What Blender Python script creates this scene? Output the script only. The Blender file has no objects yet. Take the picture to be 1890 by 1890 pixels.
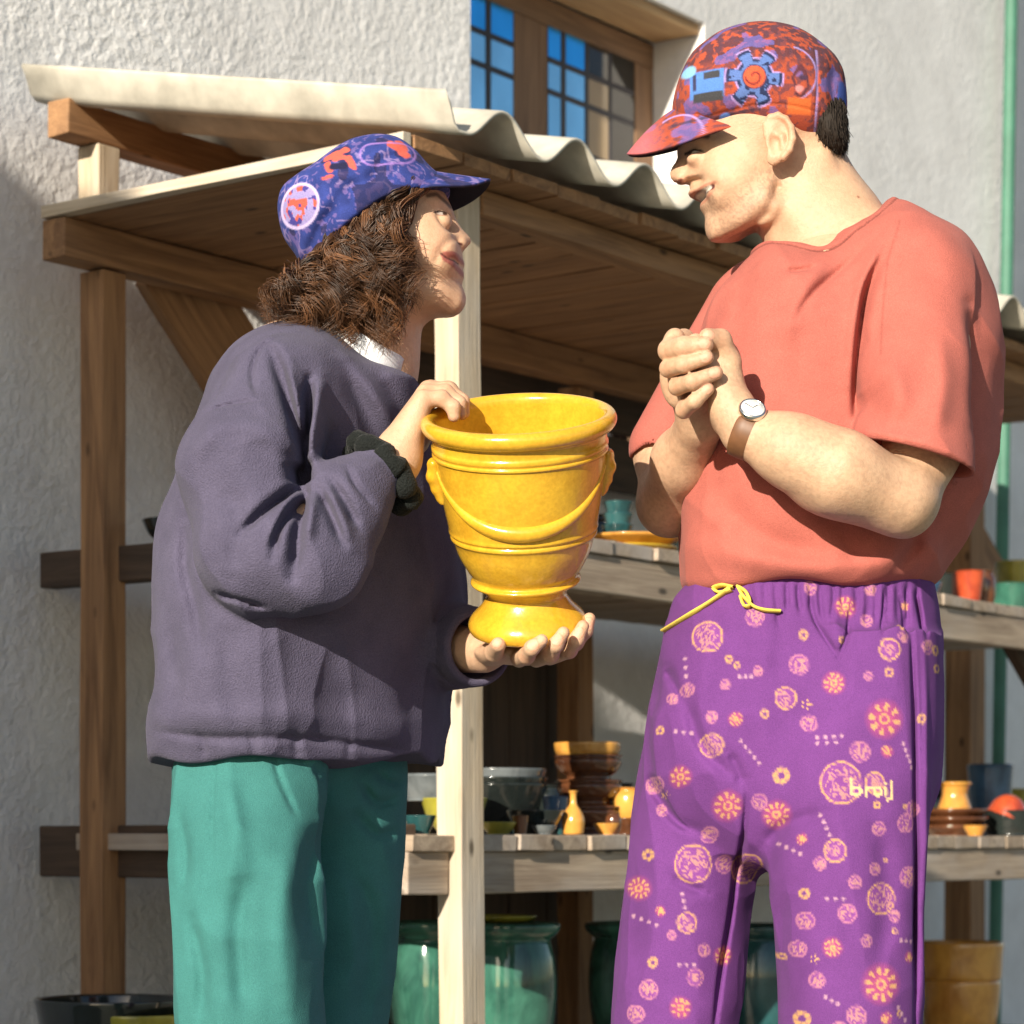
import bpy, bmesh, math, random
import numpy as np
from mathutils import Vector, Matrix

SC = bpy.context.scene
COL = SC.collection
random.seed(7)
RNG = np.random.default_rng(11)

# ---------------------------------------------------------------- camera
F = 4833.0          # focal length in photograph pixels
CAMD = 3.07         # metres from the lens to the plane the two people stand on
CAMZ = 0.85         # lens height
HOR = 1550.0        # row of the horizon
CX = 945.0
cam_d = bpy.data.cameras.new('camera')
cam = bpy.data.objects.new('camera', cam_d)
COL.objects.link(cam)
cam.location = (0, -CAMD, CAMZ)
cam.rotation_euler = (math.radians(90), 0, 0)
cam_d.sensor_width = 36.0
cam_d.lens = 36.0 * F / 1890.0
cam_d.shift_y = (HOR - 945.0) / 1890.0
cam_d.clip_start = 0.05
cam_d.clip_end = 600.0
cam_d.dof.use_dof = True
cam_d.dof.focus_distance = 2.98
cam_d.dof.aperture_fstop = 9.0
SC.camera = cam

# ---------------------------------------------------------------- light
SUN_AZ = (-0.42, -0.9075)      # horizontal direction towards the sun
SUN_EL = math.radians(19.5)
world = bpy.data.worlds.new('World')
SC.world = world
world.use_nodes = True
nt = world.node_tree
bg = nt.nodes['Background']
sky = nt.nodes.new('ShaderNodeTexSky')
sky.sky_type = 'NISHITA'
sky.sun_disc = False
sky.sun_elevation = SUN_EL
sky.sun_rotation = math.atan2(SUN_AZ[0], SUN_AZ[1])
nt.links.new(sky.outputs[0], bg.inputs[0])
bg.inputs[1].default_value = 0.08
sl = bpy.data.lights.new('sun', 'SUN')
sl.energy = 5.0
sl.angle = math.radians(0.5)
sl.color = (1.0, 0.91, 0.76)
so = bpy.data.objects.new('sun', sl)
COL.objects.link(so)
so.location = (-6, -8, 8)
_s = Vector((SUN_AZ[0] * math.cos(SUN_EL), SUN_AZ[1] * math.cos(SUN_EL), math.sin(SUN_EL)))
so.rotation_euler = _s.to_track_quat('Z', 'Y').to_euler()
SC.view_settings.view_transform = 'Standard'
SC.view_settings.look = 'None'
SC.view_settings.gamma = 1.0
SC.view_settings.use_curve_mapping = False
SC.view_settings.exposure = 0.66
SC.render.engine = 'CYCLES'
SC.cycles.use_denoising = True
SC.cycles.max_bounces = 7

# ---------------------------------------------------------------- helpers: placing
def W(px, py, Y=0.0):
    """world point seen at photograph pixel px, py and standing at depth Y"""
    d = CAMD + Y
    return np.array([(px - CX) / F * d, Y, CAMZ + (HOR - py) / F * d])

def M(n, Y=0.0):
    """n photograph pixels in metres at depth Y"""
    return n * (CAMD + Y) / F

P0 = (-0.082, 1.03)          # corner post of the stall
Ux, Uy = 0.6, 0.8            # along the stall front
Vx, Vy = -0.8, 0.6           # from the front to the house wall
VW = 0.90                    # the wall

def S(u, v, z):
    return Vector((P0[0] + Ux * u + Vx * v, P0[1] + Uy * u + Vy * v, z))

def at_v(px, py, v):
    """u and z of the pixel on the vertical plane v = const"""
    k = (px - CX) / F
    x0, d0 = P0[0] + Vx * v, CAMD + P0[1] + Vy * v
    u = (k * d0 - x0) / (Ux - k * Uy)
    return u, CAMZ + (HOR - py) / F * (d0 + Uy * u)

def at_u(px, py, u):
    k = (px - CX) / F
    x0, d0 = P0[0] + Ux * u, CAMD + P0[1] + Uy * u
    v = (k * d0 - x0) / (Vx - k * Vy)
    return v, CAMZ + (HOR - py) / F * (d0 + Vy * v)

# ---------------------------------------------------------------- helpers: objects
def thing(name, label, cat, loc=(0, 0, 0), group=None):
    o = bpy.data.objects.new(name, None)
    o.empty_display_size = 0.1
    COL.objects.link(o)
    o.location = loc
    o['label'] = label
    o['category'] = cat
    if group:
        o['group'] = group
    return o

def tag(o, label, cat, group=None):
    o['label'] = label
    o['category'] = cat
    if group:
        o['group'] = group
    return o

def adopt(o, parent):
    """parent o, whose present location is in world space"""
    if parent is not None:
        o.parent = parent
        base = Vector(parent.location)
        p = parent.parent
        while p is not None:
            base = base + Vector(p.location)
            p = p.parent
        o.location = Vector(o.location) - base
    return o

def link(name, me, mat, parent=None, loc=(0, 0, 0)):
    o = bpy.data.objects.new(name, me)
    COL.objects.link(o)
    o.location = loc
    if mat is not None:
        me.materials.append(mat)
    return adopt(o, parent)

def np_mesh(name, V, faces, smooth=True, cols=None):
    """mesh from numpy: V (n,3), faces (m,k) all of one size, cols (n,3) linear colour"""
    me = bpy.data.meshes.new(name)
    V = np.asarray(V, np.float32)
    faces = np.asarray(faces, np.int32)
    m, k = faces.shape
    me.vertices.add(len(V))
    me.vertices.foreach_set('co', V.ravel())
    me.loops.add(m * k)
    me.loops.foreach_set('vertex_index', faces.ravel())
    me.polygons.add(m)
    me.polygons.foreach_set('loop_start', np.arange(0, m * k, k, dtype=np.int32))
    me.update(calc_edges=True)
    me.validate()
    me.polygons.foreach_set('use_smooth', np.full(len(me.polygons), bool(smooth)))
    if cols is not None:
        at = me.attributes.new('Col', 'FLOAT_COLOR', 'POINT')
        c = np.ones((len(V), 4), np.float32)
        c[:, :3] = cols
        at.data.foreach_set('color', c.ravel())
    return me

def bm_mesh(name, bm, smooth=False):
    me = bpy.data.meshes.new(name)
    bmesh.ops.recalc_face_normals(bm, faces=bm.faces)
    bm.to_mesh(me)
    bm.free()
    if smooth:
        for p in me.polygons:
            p.use_smooth = True
    return me

def timber(name, parent, p0, p1, w, h, mat, up=(0, 0, 1), bev=0.003, wob=0.0015):
    """a sawn timber from p0 to p1 (axis of the section), w across, h along up"""
    p0, p1 = Vector(p0), Vector(p1)
    ax = (p1 - p0)
    L = ax.length
    ax.normalize()
    up = Vector(up)
    side = up.cross(ax).normalized()
    up = ax.cross(side).normalized()
    bm = bmesh.new()
    n = max(1, int(L / 0.25))
    rings = []
    for i in range(n + 1):
        x = L * i / n
        r = []
        for sy, sz in ((-1, -1), (1, -1), (1, 1), (-1, 1)):
            r.append(bm.verts.new((x, sy * w / 2 + random.uniform(-wob, wob), sz * h / 2 + random.uniform(-wob, wob))))
        rings.append(r)
    for a, b in zip(rings, rings[1:]):
        for i in range(4):
            bm.faces.new((a[i], a[(i + 1) % 4], b[(i + 1) % 4], b[i]))
    bm.faces.new(rings[0][::-1])
    bm.faces.new(rings[-1])
    bm.normal_update()
    es = [e for e in bm.edges if len(e.link_faces) == 2 and e.calc_face_angle(0) > 0.8]
    bmesh.ops.bevel(bm, geom=es, offset=min(bev, w * .2, h * .2), segments=2, affect='EDGES', profile=0.5)
    me = bm_mesh(name, bm)
    o = bpy.data.objects.new(name, me)
    COL.objects.link(o)
    me.materials.append(mat)
    R = Matrix((ax, side, up)).transposed()
    o.rotation_euler = R.to_euler()
    o.location = p0
    return adopt(o, parent)

def lathe(name, prof, mat, seg=48, parent=None, loc=(0, 0, 0), rot=None, cols=None):
    """surface of revolution of prof [(r, z)...] about Z"""
    P = np.array(prof, float)
    n = len(P)
    a = np.linspace(0, 2 * math.pi, seg, endpoint=False)
    V = np.zeros((n * seg, 3))
    for i in range(n):
        V[i * seg:(i + 1) * seg, 0] = P[i, 0] * np.cos(a)
        V[i * seg:(i + 1) * seg, 1] = P[i, 0] * np.sin(a)
        V[i * seg:(i + 1) * seg, 2] = P[i, 1]
    f = []
    for i in range(n - 1):
        for j in range(seg):
            k = (j + 1) % seg
            f.append((i * seg + j, i * seg + k, (i + 1) * seg + k, (i + 1) * seg + j))
    if rot is not None:
        V = V @ np.array(rot).T
    o = link(name, np_mesh(name, V, f), mat, parent, loc)
    return o

def smooth_prof(pts, n=6):
    """Catmull-Rom through the profile points"""
    p = [pts[0]] + list(pts) + [pts[-1]]
    out = []
    for i in range(1, len(p) - 2):
        a, b, c, d = (np.array(q, float) for q in p[i - 1:i + 3])
        for t in np.linspace(0, 1, n, endpoint=False):
            out.append(0.5 * (2 * b + (c - a) * t + (2 * a - 5 * b + 4 * c - d) * t * t + (3 * b - a - 3 * c + d) * t ** 3))
    out.append(np.array(p[-2], float))
    return [(max(0.0, q[0]), q[1]) for q in out]

# ---------------------------------------------------------------- materials
def mat_new(name):
    m = bpy.data.materials.new(name)
    m.use_nodes = True
    nt = m.node_tree
    return m, nt, nt.nodes['Principled BSDF']

def node(nt, t, **kw):
    n = nt.nodes.new(t)
    for k, v in kw.items():
        if isinstance(k, str) and hasattr(n, k):
            setattr(n, k, v)
    return n

def coords(nt, scale=(1, 1, 1), kind='Object', rnd=False):
    tc = node(nt, 'ShaderNodeTexCoord')
    mp = node(nt, 'ShaderNodeMapping')
    mp.inputs['Scale'].default_value = scale
    nt.links.new(tc.outputs[kind], mp.inputs[0])
    if rnd:
        oi = node(nt, 'ShaderNodeObjectInfo')
        mu = node(nt, 'ShaderNodeMath', operation='MULTIPLY')
        mu.inputs[1].default_value = 37.0
        nt.links.new(oi.outputs['Random'], mu.inputs[0])
        cb = node(nt, 'ShaderNodeCombineXYZ')
        for i in range(3):
            nt.links.new(mu.outputs[0], cb.inputs[i])
        nt.links.new(cb.outputs[0], mp.inputs['Location'])
    return mp.outputs[0]

def noise(nt, vec, scale, detail=4, rough=0.55, dist=0.0):
    n = node(nt, 'ShaderNodeTexNoise')
    n.inputs['Scale'].default_value = scale
    n.inputs['Detail'].default_value = detail
    n.inputs['Roughness'].default_value = rough
    n.inputs['Distortion'].default_value = dist
    nt.links.new(vec, n.inputs['Vector'])
    return n.outputs[0]

def ramp(nt, fac, stops):
    r = node(nt, 'ShaderNodeValToRGB')
    e = r.color_ramp.elements
    while len(e) < len(stops):
        e.new(0.5)
    for el, (p, c) in zip(e, stops):
        el.position = p
        el.color = (*c, 1) if len(c) == 3 else c
    nt.links.new(fac, r.inputs[0])
    return r.outputs[0]

def mixc(nt, fac, a, b, mode='MIX'):
    m = node(nt, 'ShaderNodeMix', data_type='RGBA', blend_type=mode)
    for s, v in ((0, fac), (6, a), (7, b)):
        if isinstance(v, (int, float)):
            m.inputs[s].default_value = v
        elif isinstance(v, tuple):
            m.inputs[s].default_value = (*v, 1)
        else:
            nt.links.new(v, m.inputs[s])
    return m.outputs[2]

def bump(nt, bsdf, h, strength, dist=0.01):
    b = node(nt, 'ShaderNodeBump')
    b.inputs['Strength'].default_value = strength
    b.inputs['Distance'].default_value = dist
    nt.links.new(h, b.inputs['Height'])
    nt.links.new(b.outputs[0], bsdf.inputs['Normal'])

def wood(name, dark, light, rough=0.75, knots=True, grey=None):
    m, nt, b = mat_new(name)
    v = coords(nt, (1.2, 14, 14), rnd=True)
    n1 = noise(nt, v, 2.6, 6, 0.62, 1.2)
    c = ramp(nt, n1, [(0.3, dark), (0.72, light)])
    v2 = coords(nt, (2.0, 160, 160), rnd=True)
    n2 = noise(nt, v2, 2.0, 3, 0.6)
    c = mixc(nt, 0.45, c, ramp(nt, n2, [(0.3, (0.55, 0.52, 0.5)), (0.7, (1.1, 1.1, 1.1))]), 'MULTIPLY')
    if grey:
        v4 = coords(nt, (1, 2.5, 2.5), rnd=True)
        c = mixc(nt, ramp(nt, noise(nt, v4, 3.0, 4), [(0.45, (0, 0, 0)), (0.7, (0.7, 0.7, 0.7))]), c, grey)
    if knots:
        v3 = coords(nt, (1.0, 2.3, 2.3), rnd=True)
        vo = node(nt, 'ShaderNodeTexVoronoi')
        vo.inputs['Scale'].default_value = 7.0
        nt.links.new(v3, vo.inputs['Vector'])
        k = ramp(nt, vo.outputs['Distance'], [(0.05, (1, 1, 1)), (0.13, (0, 0, 0))])
        c = mixc(nt, k, c, tuple(x * 0.28 for x in dark))
    nt.links.new(c, b.inputs['Base Color'])
    b.inputs['Roughness'].default_value = rough
    bump(nt, b, n2, 0.35, 0.004)
    return m

def glaze(name, base, dark=None, rough=0.12, spot=None):
    m, nt, b = mat_new(name)
    v = coords(nt, (1, 1, 0.6), rnd=True)
    n1 = noise(nt, v, 22.0, 5, 0.6, 0.6)
    dark = dark or tuple(x * 0.5 for x in base)
    c = ramp(nt, n1, [(0.28, dark), (0.62, base)])
    if spot:
        n2 = noise(nt, v, 9.0, 3)
        c = mixc(nt, ramp(nt, n2, [(0.55, (0, 0, 0)), (0.66, (1, 1, 1))]), c, spot)
    nt.links.new(c, b.inputs['Base Color'])
    b.inputs['Roughness'].default_value = rough
    b.inputs['Specular IOR Level'].default_value = 0.6
    b.inputs['Coat Weight'].default_value = 0.5
    b.inputs['Coat Roughness'].default_value = 0.06
    bump(nt, b, noise(nt, v, 60.0, 2), 0.12, 0.003)
    return m

def fabric(name, base=None, rough=0.9, weave=700.0, wstr=0.25, mott=0.18, sheen=0.15, crumple=0.0):
    """cloth: colour from the vertex attribute Col (or base), fine weave relief, worn mottling"""
    m, nt, b = mat_new(name)
    if base is None:
        a = node(nt, 'ShaderNodeAttribute', attribute_name='Col')
        c = a.outputs['Color']
    else:
        r = node(nt, 'ShaderNodeRGB')
        r.outputs[0].default_value = (*base, 1)
        c = r.outputs[0]
    v = coords(nt)
    n1 = noise(nt, v, 30.0, 5, 0.65)
    c = mixc(nt, mott * 2, c, ramp(nt, n1, [(0.3, (0.72, 0.72, 0.74)), (0.7, (1.18, 1.18, 1.16))]), 'MULTIPLY')
    n2 = noise(nt, v, weave, 2, 0.5)
    c = mixc(nt, 0.5, c, ramp(nt, n2, [(0.3, (0.7, 0.7, 0.7)), (0.7, (1.25, 1.25, 1.25))]), 'MULTIPLY')
    nt.links.new(c, b.inputs['Base Color'])
    b.inputs['Roughness'].default_value = rough
    b.inputs['Specular IOR Level'].default_value = 0.2
    b.inputs['Sheen Weight'].default_value = sheen * 0.2
    h = n2
    if crumple:
        n3 = noise(nt, v, 16.0, 3, 0.5, 0.4)
        mm = node(nt, 'ShaderNodeMath', operation='MULTIPLY_ADD')
        mm.inputs[1].default_value = crumple
        nt.links.new(n3, mm.inputs[0])
        nt.links.new(n2, mm.inputs[2])
        h = mm.outputs[0]
    bump(nt, b, h, wstr, 0.004)
    return m

def plain(name, base, rough=0.6, metal=0.0, spec=0.5, var=0.15, vs=40.0):
    m, nt, b = mat_new(name)
    v = coords(nt)
    n1 = noise(nt, v, vs, 4)
    c = ramp(nt, n1, [(0.3, tuple(x * (1 - var) for x in base)), (0.7, tuple(min(1, x * (1 + var)) for x in base))])
    nt.links.new(c, b.inputs['Base Color'])
    b.inputs['Roughness'].default_value = rough
    b.inputs['Metallic'].default_value = metal
    b.inputs['Specular IOR Level'].default_value = spec
    return m

def skin_mat():
    m, nt, b = mat_new('skin')
    a = node(nt, 'ShaderNodeAttribute', attribute_name='Col')
    v = coords(nt)
    n1 = noise(nt, v, 38.0, 5, 0.6)
    c = mixc(nt, 0.5, a.outputs['Color'], ramp(nt, n1, [(0.3, (0.86, 0.8, 0.78)), (0.7, (1.1, 1.12, 1.12))]), 'MULTIPLY')
    nt.links.new(c, b.inputs['Base Color'])
    b.inputs['Roughness'].default_value = 0.47
    b.inputs['Specular IOR Level'].default_value = 0.4
    b.inputs['Subsurface Weight'].default_value = 0.1
    b.inputs['Subsurface Radius'].default_value = (1.0, 0.35, 0.2)
    b.inputs['Subsurface Scale'].default_value = 0.008
    n3 = noise(nt, v, 190.0, 4, 0.7)
    c = mixc(nt, 0.38, c, ramp(nt, n3, [(0.32, (0.80, 0.70, 0.66)), (0.6, (1.05, 1.05, 1.05))]), 'MULTIPLY')
    nt.links.new(c, b.inputs['Base Color'])
    bump(nt, b, noise(nt, v, 420.0, 4, .7), 0.3, 0.003)
    return m

def stucco():
    m, nt, b = mat_new('stucco')
    v = coords(nt)
    n1 = noise(nt, v, 1.7, 5, 0.6)
    c = ramp(nt, n1, [(0.3, (0.76, 0.745, 0.74)), (0.7, (0.86, 0.85, 0.84))])
    n0 = noise(nt, v, 9.0, 5, 0.7)
    c = mixc(nt, 0.5, c, ramp(nt, n0, [(0.3, (0.8, 0.79, 0.78)), (0.65, (1.06, 1.06, 1.06))]), 'MULTIPLY')
    nt.links.new(c, b.inputs['Base Color'])
    b.inputs['Roughness'].default_value = 0.95
    b.inputs['Specular IOR Level'].default_value = 0.1
    n2 = noise(nt, v, 46.0, 4, 0.62, 0.2)
    # the render was thrown on coarsely at the stall end and floated smooth further along
    sx = node(nt, 'ShaderNodeSeparateXYZ')
    nt.links.new(v, sx.inputs[0])
    mr = node(nt, 'ShaderNodeMapRange')
    mr.inputs[1].default_value, mr.inputs[2].default_value = -0.55, 0.35
    mr.inputs[3].default_value, mr.inputs[4].default_value = 1.0, 0.28
    nt.links.new(sx.outputs[0], mr.inputs[0])
    mask = ramp(nt, noise(nt, v, 1.6, 3), [(0.35, (0.35, 0.35, 0.35)), (0.6, (1, 1, 1))])
    h = mixc(nt, 1.0, n2, mask, 'MULTIPLY')
    h = mixc(nt, 1.0, h, mr.outputs[0], 'MULTIPLY')
    bump(nt, b, h, 0.65, 0.018)
    return m
# ================================================================ SETTING
MAT = {}
MAT['stucco'] = stucco()
MAT['brown_wood'] = wood('brown_wood', (0.20, 0.10, 0.045), (0.46, 0.25, 0.115))
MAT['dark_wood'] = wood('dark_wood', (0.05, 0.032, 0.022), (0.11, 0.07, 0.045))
MAT['pine'] = wood('weathered_pine', (0.47, 0.36, 0.24), (0.72, 0.60, 0.44), grey=(0.5, 0.47, 0.43))
MAT['grey_pine'] = wood('grey_pine', (0.28, 0.205, 0.145), (0.52, 0.41, 0.30), grey=(0.47, 0.42, 0.38))
MAT['window_wood'] = wood('window_wood', (0.16, 0.085, 0.045), (0.30, 0.17, 0.09), knots=False)
MAT['lintel'] = wood('lintel_wood', (0.42, 0.24, 0.11), (0.62, 0.40, 0.20), knots=False)
MAT['iron'] = plain('iron', (0.035, 0.03, 0.035), 0.6)
MAT['cement'] = plain('fibre_cement', (0.52, 0.485, 0.41), 0.9, var=0.25, vs=14, spec=0.2)
MAT['green_paint'] = plain('green_paint', (0.055, 0.17, 0.115), 0.6, var=0.25, vs=6)
m, nt, b = mat_new('grass_and_dirt')
v = coords(nt)
c = ramp(nt, noise(nt, v, 1.6, 6, 0.65), [(0.35, (0.13, 0.15, 0.09)), (0.65, (0.28, 0.28, 0.26))])
nt.links.new(c, b.inputs['Base Color'])
b.inputs['Roughness'].default_value = 0.95
bump(nt, b, noise(nt, v, 30, 5), 0.6, 0.03)
MAT['ground'] = m

def glass(name, base, metal=0.0):
    m, nt, b = mat_new(name)
    v = coords(nt)
    c = ramp(nt, noise(nt, v, 5.0, 2), [(0.35, tuple(x * 0.8 for x in base)), (0.65, base)])
    nt.links.new(c, b.inputs['Base Color'])
    b.inputs['Roughness'].default_value = 0.06 if metal == 0 else .12
    b.inputs['Metallic'].default_value = metal
    b.inputs['Specular IOR Level'].default_value = 0.5
    return m
MAT['sky_tint_pane'] = glass('sky_tint_glass', (0.07, 0.52, 1.0), 1.0)  # metallic blue tint puts the deep sky reflection into the colour
MAT['pale_sky_tint_pane'] = glass('pale_sky_tint_glass', (0.42, 0.78, 1.0), .95)  # paler blue, sky reflection over curtains put into the colour
MAT['tan_reflection_pane'] = glass('tan_reflection_glass', (0.42, 0.29, 0.15))  # tan colour painted in for a reflected building
MAT['dark_reflection_pane'] = glass('dark_reflection_glass', (0.02, 0.016, 0.012))  # dark part of that painted building reflection

# ground
gv = [(-150, -150, 0), (150, -150, 0), (150, 250, 0), (-150, 250, 0)]
g = link('ground', np_mesh('ground', gv, [(0, 1, 2, 3)], False), MAT['ground'])
g['kind'] = 'structure'

# ---------------------------------------------------------------- house
house = thing('house', 'pale rough-rendered house wall with a barred brown window behind the stall', 'house', S(1.5, VW, 0))
WU0 = at_v(868, 150, VW)[0]
WU1, WZ1 = at_v(1300, 42, VW)
WZ0 = WZ1 - 1.15
WR = at_u(1207, 80, WU1)[0]          # plane of the window itself
def wall_mesh():
    bm = bmesh.new()
    us = [-9.0, -1.2, WU0, WU1, 3.2, 18.0]
    zs = [-0.05, 1.0, WZ0, WZ1, 5.6]
    g = {}
    for i, u in enumerate(us):
        for j, z in enumerate(zs):
            g[i, j] = bm.verts.new(S(u, VW, z))
    for i in range(len(us) - 1):
        for j in range(len(zs) - 1):
            if i == 2 and j == 2:
                continue
            bm.faces.new((g[i, j], g[i + 1, j], g[i + 1, j + 1], g[i, j + 1]))
    back = {}
    for i in (2, 3):
        for j in (2, 3):
            back[i, j] = bm.verts.new(S(us[i], WR + 0.06, zs[j]))
    ring = [(2, 2), (3, 2), (3, 3), (2, 3)]
    for a, c in zip(ring, ring[1:] + ring[:1]):
        bm.faces.new((g[a], g[c], back[c], back[a]))
    # thickness: the rear of the wall
    r = [bm.verts.new(S(u, VW + 0.5, z)) for u, z in ((-9, -.05), (18, -.05), (18, 5.6), (-9, 5.6))]
    bm.faces.new(r)
    bm.faces.new((g[0, 4], g[1, 4], g[2, 4], g[3, 4], g[4, 4], g[5, 4], r[2], r[3]))
    bm.faces.new((g[0, 0], g[0, 1], g[0, 2], g[0, 3], g[0, 4], r[3], r[0]))
    bm.faces.new((g[5, 0], g[5, 1], g[5, 2], g[5, 3], g[5, 4], r[2], r[1]))
    return bm_mesh('wall', bm)
link('wall', wall_mesh(), MAT['stucco'], house)
# lintel board under the soffit
timber('lintel', house, S(WU0 + .003, (VW + WR) / 2 + 0.005, WZ1 - 0.014), S(WU1 - .003, (VW + WR) / 2 + 0.005, WZ1 - 0.014), WR - VW - 0.016, 0.024, MAT['lintel'])
timber('sill', house, S(WU0 - .03, VW + 0.04, WZ0 + .02), S(WU1 + .03, VW + 0.04, WZ0 + .02), 0.2, 0.04, MAT['window_wood'])

def pxu(px, v=None):
    return at_v(px, 100, WR if v is None else v)[0]
def vbar(name, px0, px1, z0, z1, dv, th, mat, par):
    u0, u1 = pxu(px0), pxu(px1)
    return timber(name, par, S((u0 + u1) / 2, WR + dv + th / 2, z0), S((u0 + u1) / 2, WR + dv + th / 2, z1), th, abs(u1 - u0), mat, up=(Ux, Uy, 0), bev=0.002, wob=0)
def hbar(name, px0, px1, z, h, dv, th, mat, par):
    return timber(name, par, S(pxu(px0), WR + dv + th / 2, z), S(pxu(px1), WR + dv + th / 2, z), th, h, mat, bev=0.002, wob=0)
win = bpy.data.objects.new('window', None)
COL.objects.link(win)
win.location = S(WU0, WR, WZ0)
adopt(win, house)
zt = at_v(1025, 50, WR)[1]            # top of the glass
zr1, zr2 = at_v(886, 57, WR)[1], at_v(886, 118, WR)[1]
dz = zr1 - zr2
zrows = [zr1, zr2, zr2 - 1.6 * dz]
zb = zr2 - 2.9 * dz
hbar('frame', 845, 1207, (zt + WZ1 - .03) / 2, (WZ1 - .03) - zt + 0.004, 0, 0.07, MAT['window_wood'], win)
vbar('frame', 1173, 1206, WZ0 + .04, zt - .004, 0, 0.07, MAT['window_wood'], win)
vbar('mullion', 950, 996, WZ0 + .04, zt - .004, 0.0, 0.05, MAT['window_wood'], win)
vbar('mullion', 998, 1013, WZ0 + .04, zt - .004, 0.003, 0.05, MAT['window_wood'], win)
for a, c in ((898, 908), (1037, 1046), (1081, 1088), (1125, 1131)):
    vbar('muntin', a, c, WZ0 + .04, zt - .004, 0.0012, 0.012, MAT['iron'], win)
for k, z in enumerate(zrows):
    hbar('muntin', 848, 949, z, 0.015, 0.0018, 0.009, MAT['iron'], win)
    hbar('muntin', 1014, 1172, z, 0.015, 0.0018, 0.009, MAT['iron'], win)
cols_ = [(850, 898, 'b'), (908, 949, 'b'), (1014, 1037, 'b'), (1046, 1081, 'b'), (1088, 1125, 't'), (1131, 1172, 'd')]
rows_ = [zt - .002] + zrows + [zb]
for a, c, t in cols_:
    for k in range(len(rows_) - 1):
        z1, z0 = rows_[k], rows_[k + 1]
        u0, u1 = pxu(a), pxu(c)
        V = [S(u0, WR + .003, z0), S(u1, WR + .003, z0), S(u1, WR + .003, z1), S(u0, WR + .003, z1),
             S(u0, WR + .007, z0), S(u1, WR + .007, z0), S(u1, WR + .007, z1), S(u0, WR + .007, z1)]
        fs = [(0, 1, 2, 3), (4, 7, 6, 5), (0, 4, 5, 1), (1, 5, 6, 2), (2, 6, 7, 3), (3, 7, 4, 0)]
        mm = {'b': MAT['sky_tint_pane'] if k == 0 else MAT['pale_sky_tint_pane'], 't': MAT['tan_reflection_pane'] if k else MAT['dark_reflection_pane'], 'd': MAT['dark_reflection_pane']}[t]
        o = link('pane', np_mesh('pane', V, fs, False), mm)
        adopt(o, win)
# drainpipe, clamped to the wall
def tube_mesh(name, pts, r, seg=12, closed=False, smooth=True, rz=None):
    pts = np.array(pts, float)
    n = len(pts)
    rr = np.full(n, r) if np.isscalar(r) else np.array(r, float)
    T = np.gradient(pts, axis=0)
    if closed:
        T = np.roll(pts, -1, 0) - np.roll(pts, 1, 0)
    T /= np.linalg.norm(T, axis=1)[:, None] + 1e-12
    ref = np.array([0.13, 0.21, 0.97]) if abs(T[:, 2]).mean() < 0.8 else np.array([0.97, 0.2, 0.1])
    A = np.cross(T, ref); A /= np.linalg.norm(A, axis=1)[:, None] + 1e-12
    B = np.cross(T, A)
    a = np.linspace(0, 2 * math.pi, seg, endpoint=False)
    r2 = rr if rz is None else np.full(n, rz)
    V = (pts[:, None] + rr[:, None, None] * np.cos(a)[None, :, None] * A[:, None] + r2[:, None, None] * np.sin(a)[None, :, None] * B[:, None]).reshape(-1, 3)
    f = []
    for i in range(n if closed else n - 1):
        k = (i + 1) % n
        for j in range(seg):
            l = (j + 1) % seg
            f.append((i * seg + j, i * seg + l, k * seg + l, k * seg + j))
    me = np_mesh(name, V, f, smooth)
    return me
ua, za = at_v(1868, -60, VW - .05)
ub, zb_ = at_v(1838, 1700, VW - .05)
pipe_pts = [S(ua + (ub - ua) * t, VW - .05, za + (zb_ - za) * t) for t in np.linspace(-1.0, 1.25, 24)]
link('drainpipe', tube_mesh('drainpipe', pipe_pts, 0.019), MAT['green_paint'], house)

# ---------------------------------------------------------------- the stall
stall = thing('market_stall', 'open timber pottery stall with shelves under a corrugated grey roof', 'stall', S(1.0, 0.35, 0))
ZD = at_u(740, 240, -0.2)[1]
DU, DV0 = -0.218, -0.06
zdeck = at_v(740, 240, DV0)[1]
zbeam = zdeck - 0.022
UE = 2.75
# posts
zlean = [(857, 1890), (846, 560)]
pb, pt = W(858.5, 2350, 1.03), W(844, 300, 1.03)
def post(px, v, z1, wu, wv, mat, z0=0.0, name='post'):
    u = at_v(px, 900, v)[0]
    return timber(name, stall, S(u, v, z0), S(u, v, z1), wv, wu, mat, up=(Ux, Uy, 0))
off = Vector((Ux * .0285 + Vx * .025, Uy * .0285 + Vy * .025, 0))
dzp = (pt[0] - pb[0]) / (pt[2] - pb[2])
x0 = pb[0] - dzp * pb[2]
timber('post', stall, Vector((x0, 1.03, 0)) + off, Vector((x0 + dzp * (zbeam), 1.03, zbeam)) + off, 0.05, 0.057, MAT['pine'], up=(Ux, Uy, 0), bev=0.002)
post(190, .70, zbeam - .07, .056, .056, MAT['brown_wood'])
post(1062, .72, zbeam - .07, .056, .056, MAT['brown_wood'])
post(1780, .72, zbeam - .07, .085, .08, MAT['brown_wood'])
# beams under the deck
zb0 = at_v(890, 395, 0.0)[1]
hb = zbeam - zb0
timber('beam', stall, S(.06, .025, zbeam - hb / 2), S(UE, .025, zbeam - hb / 2), .05, hb, MAT['brown_wood'])
ur = at_v(84, 398, .66)[0]
timber('beam', stall, S(ur + .045, .69, zbeam - .034), S(UE, .69, zbeam - .034), .055, .066, MAT['brown_wood'])
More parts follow.
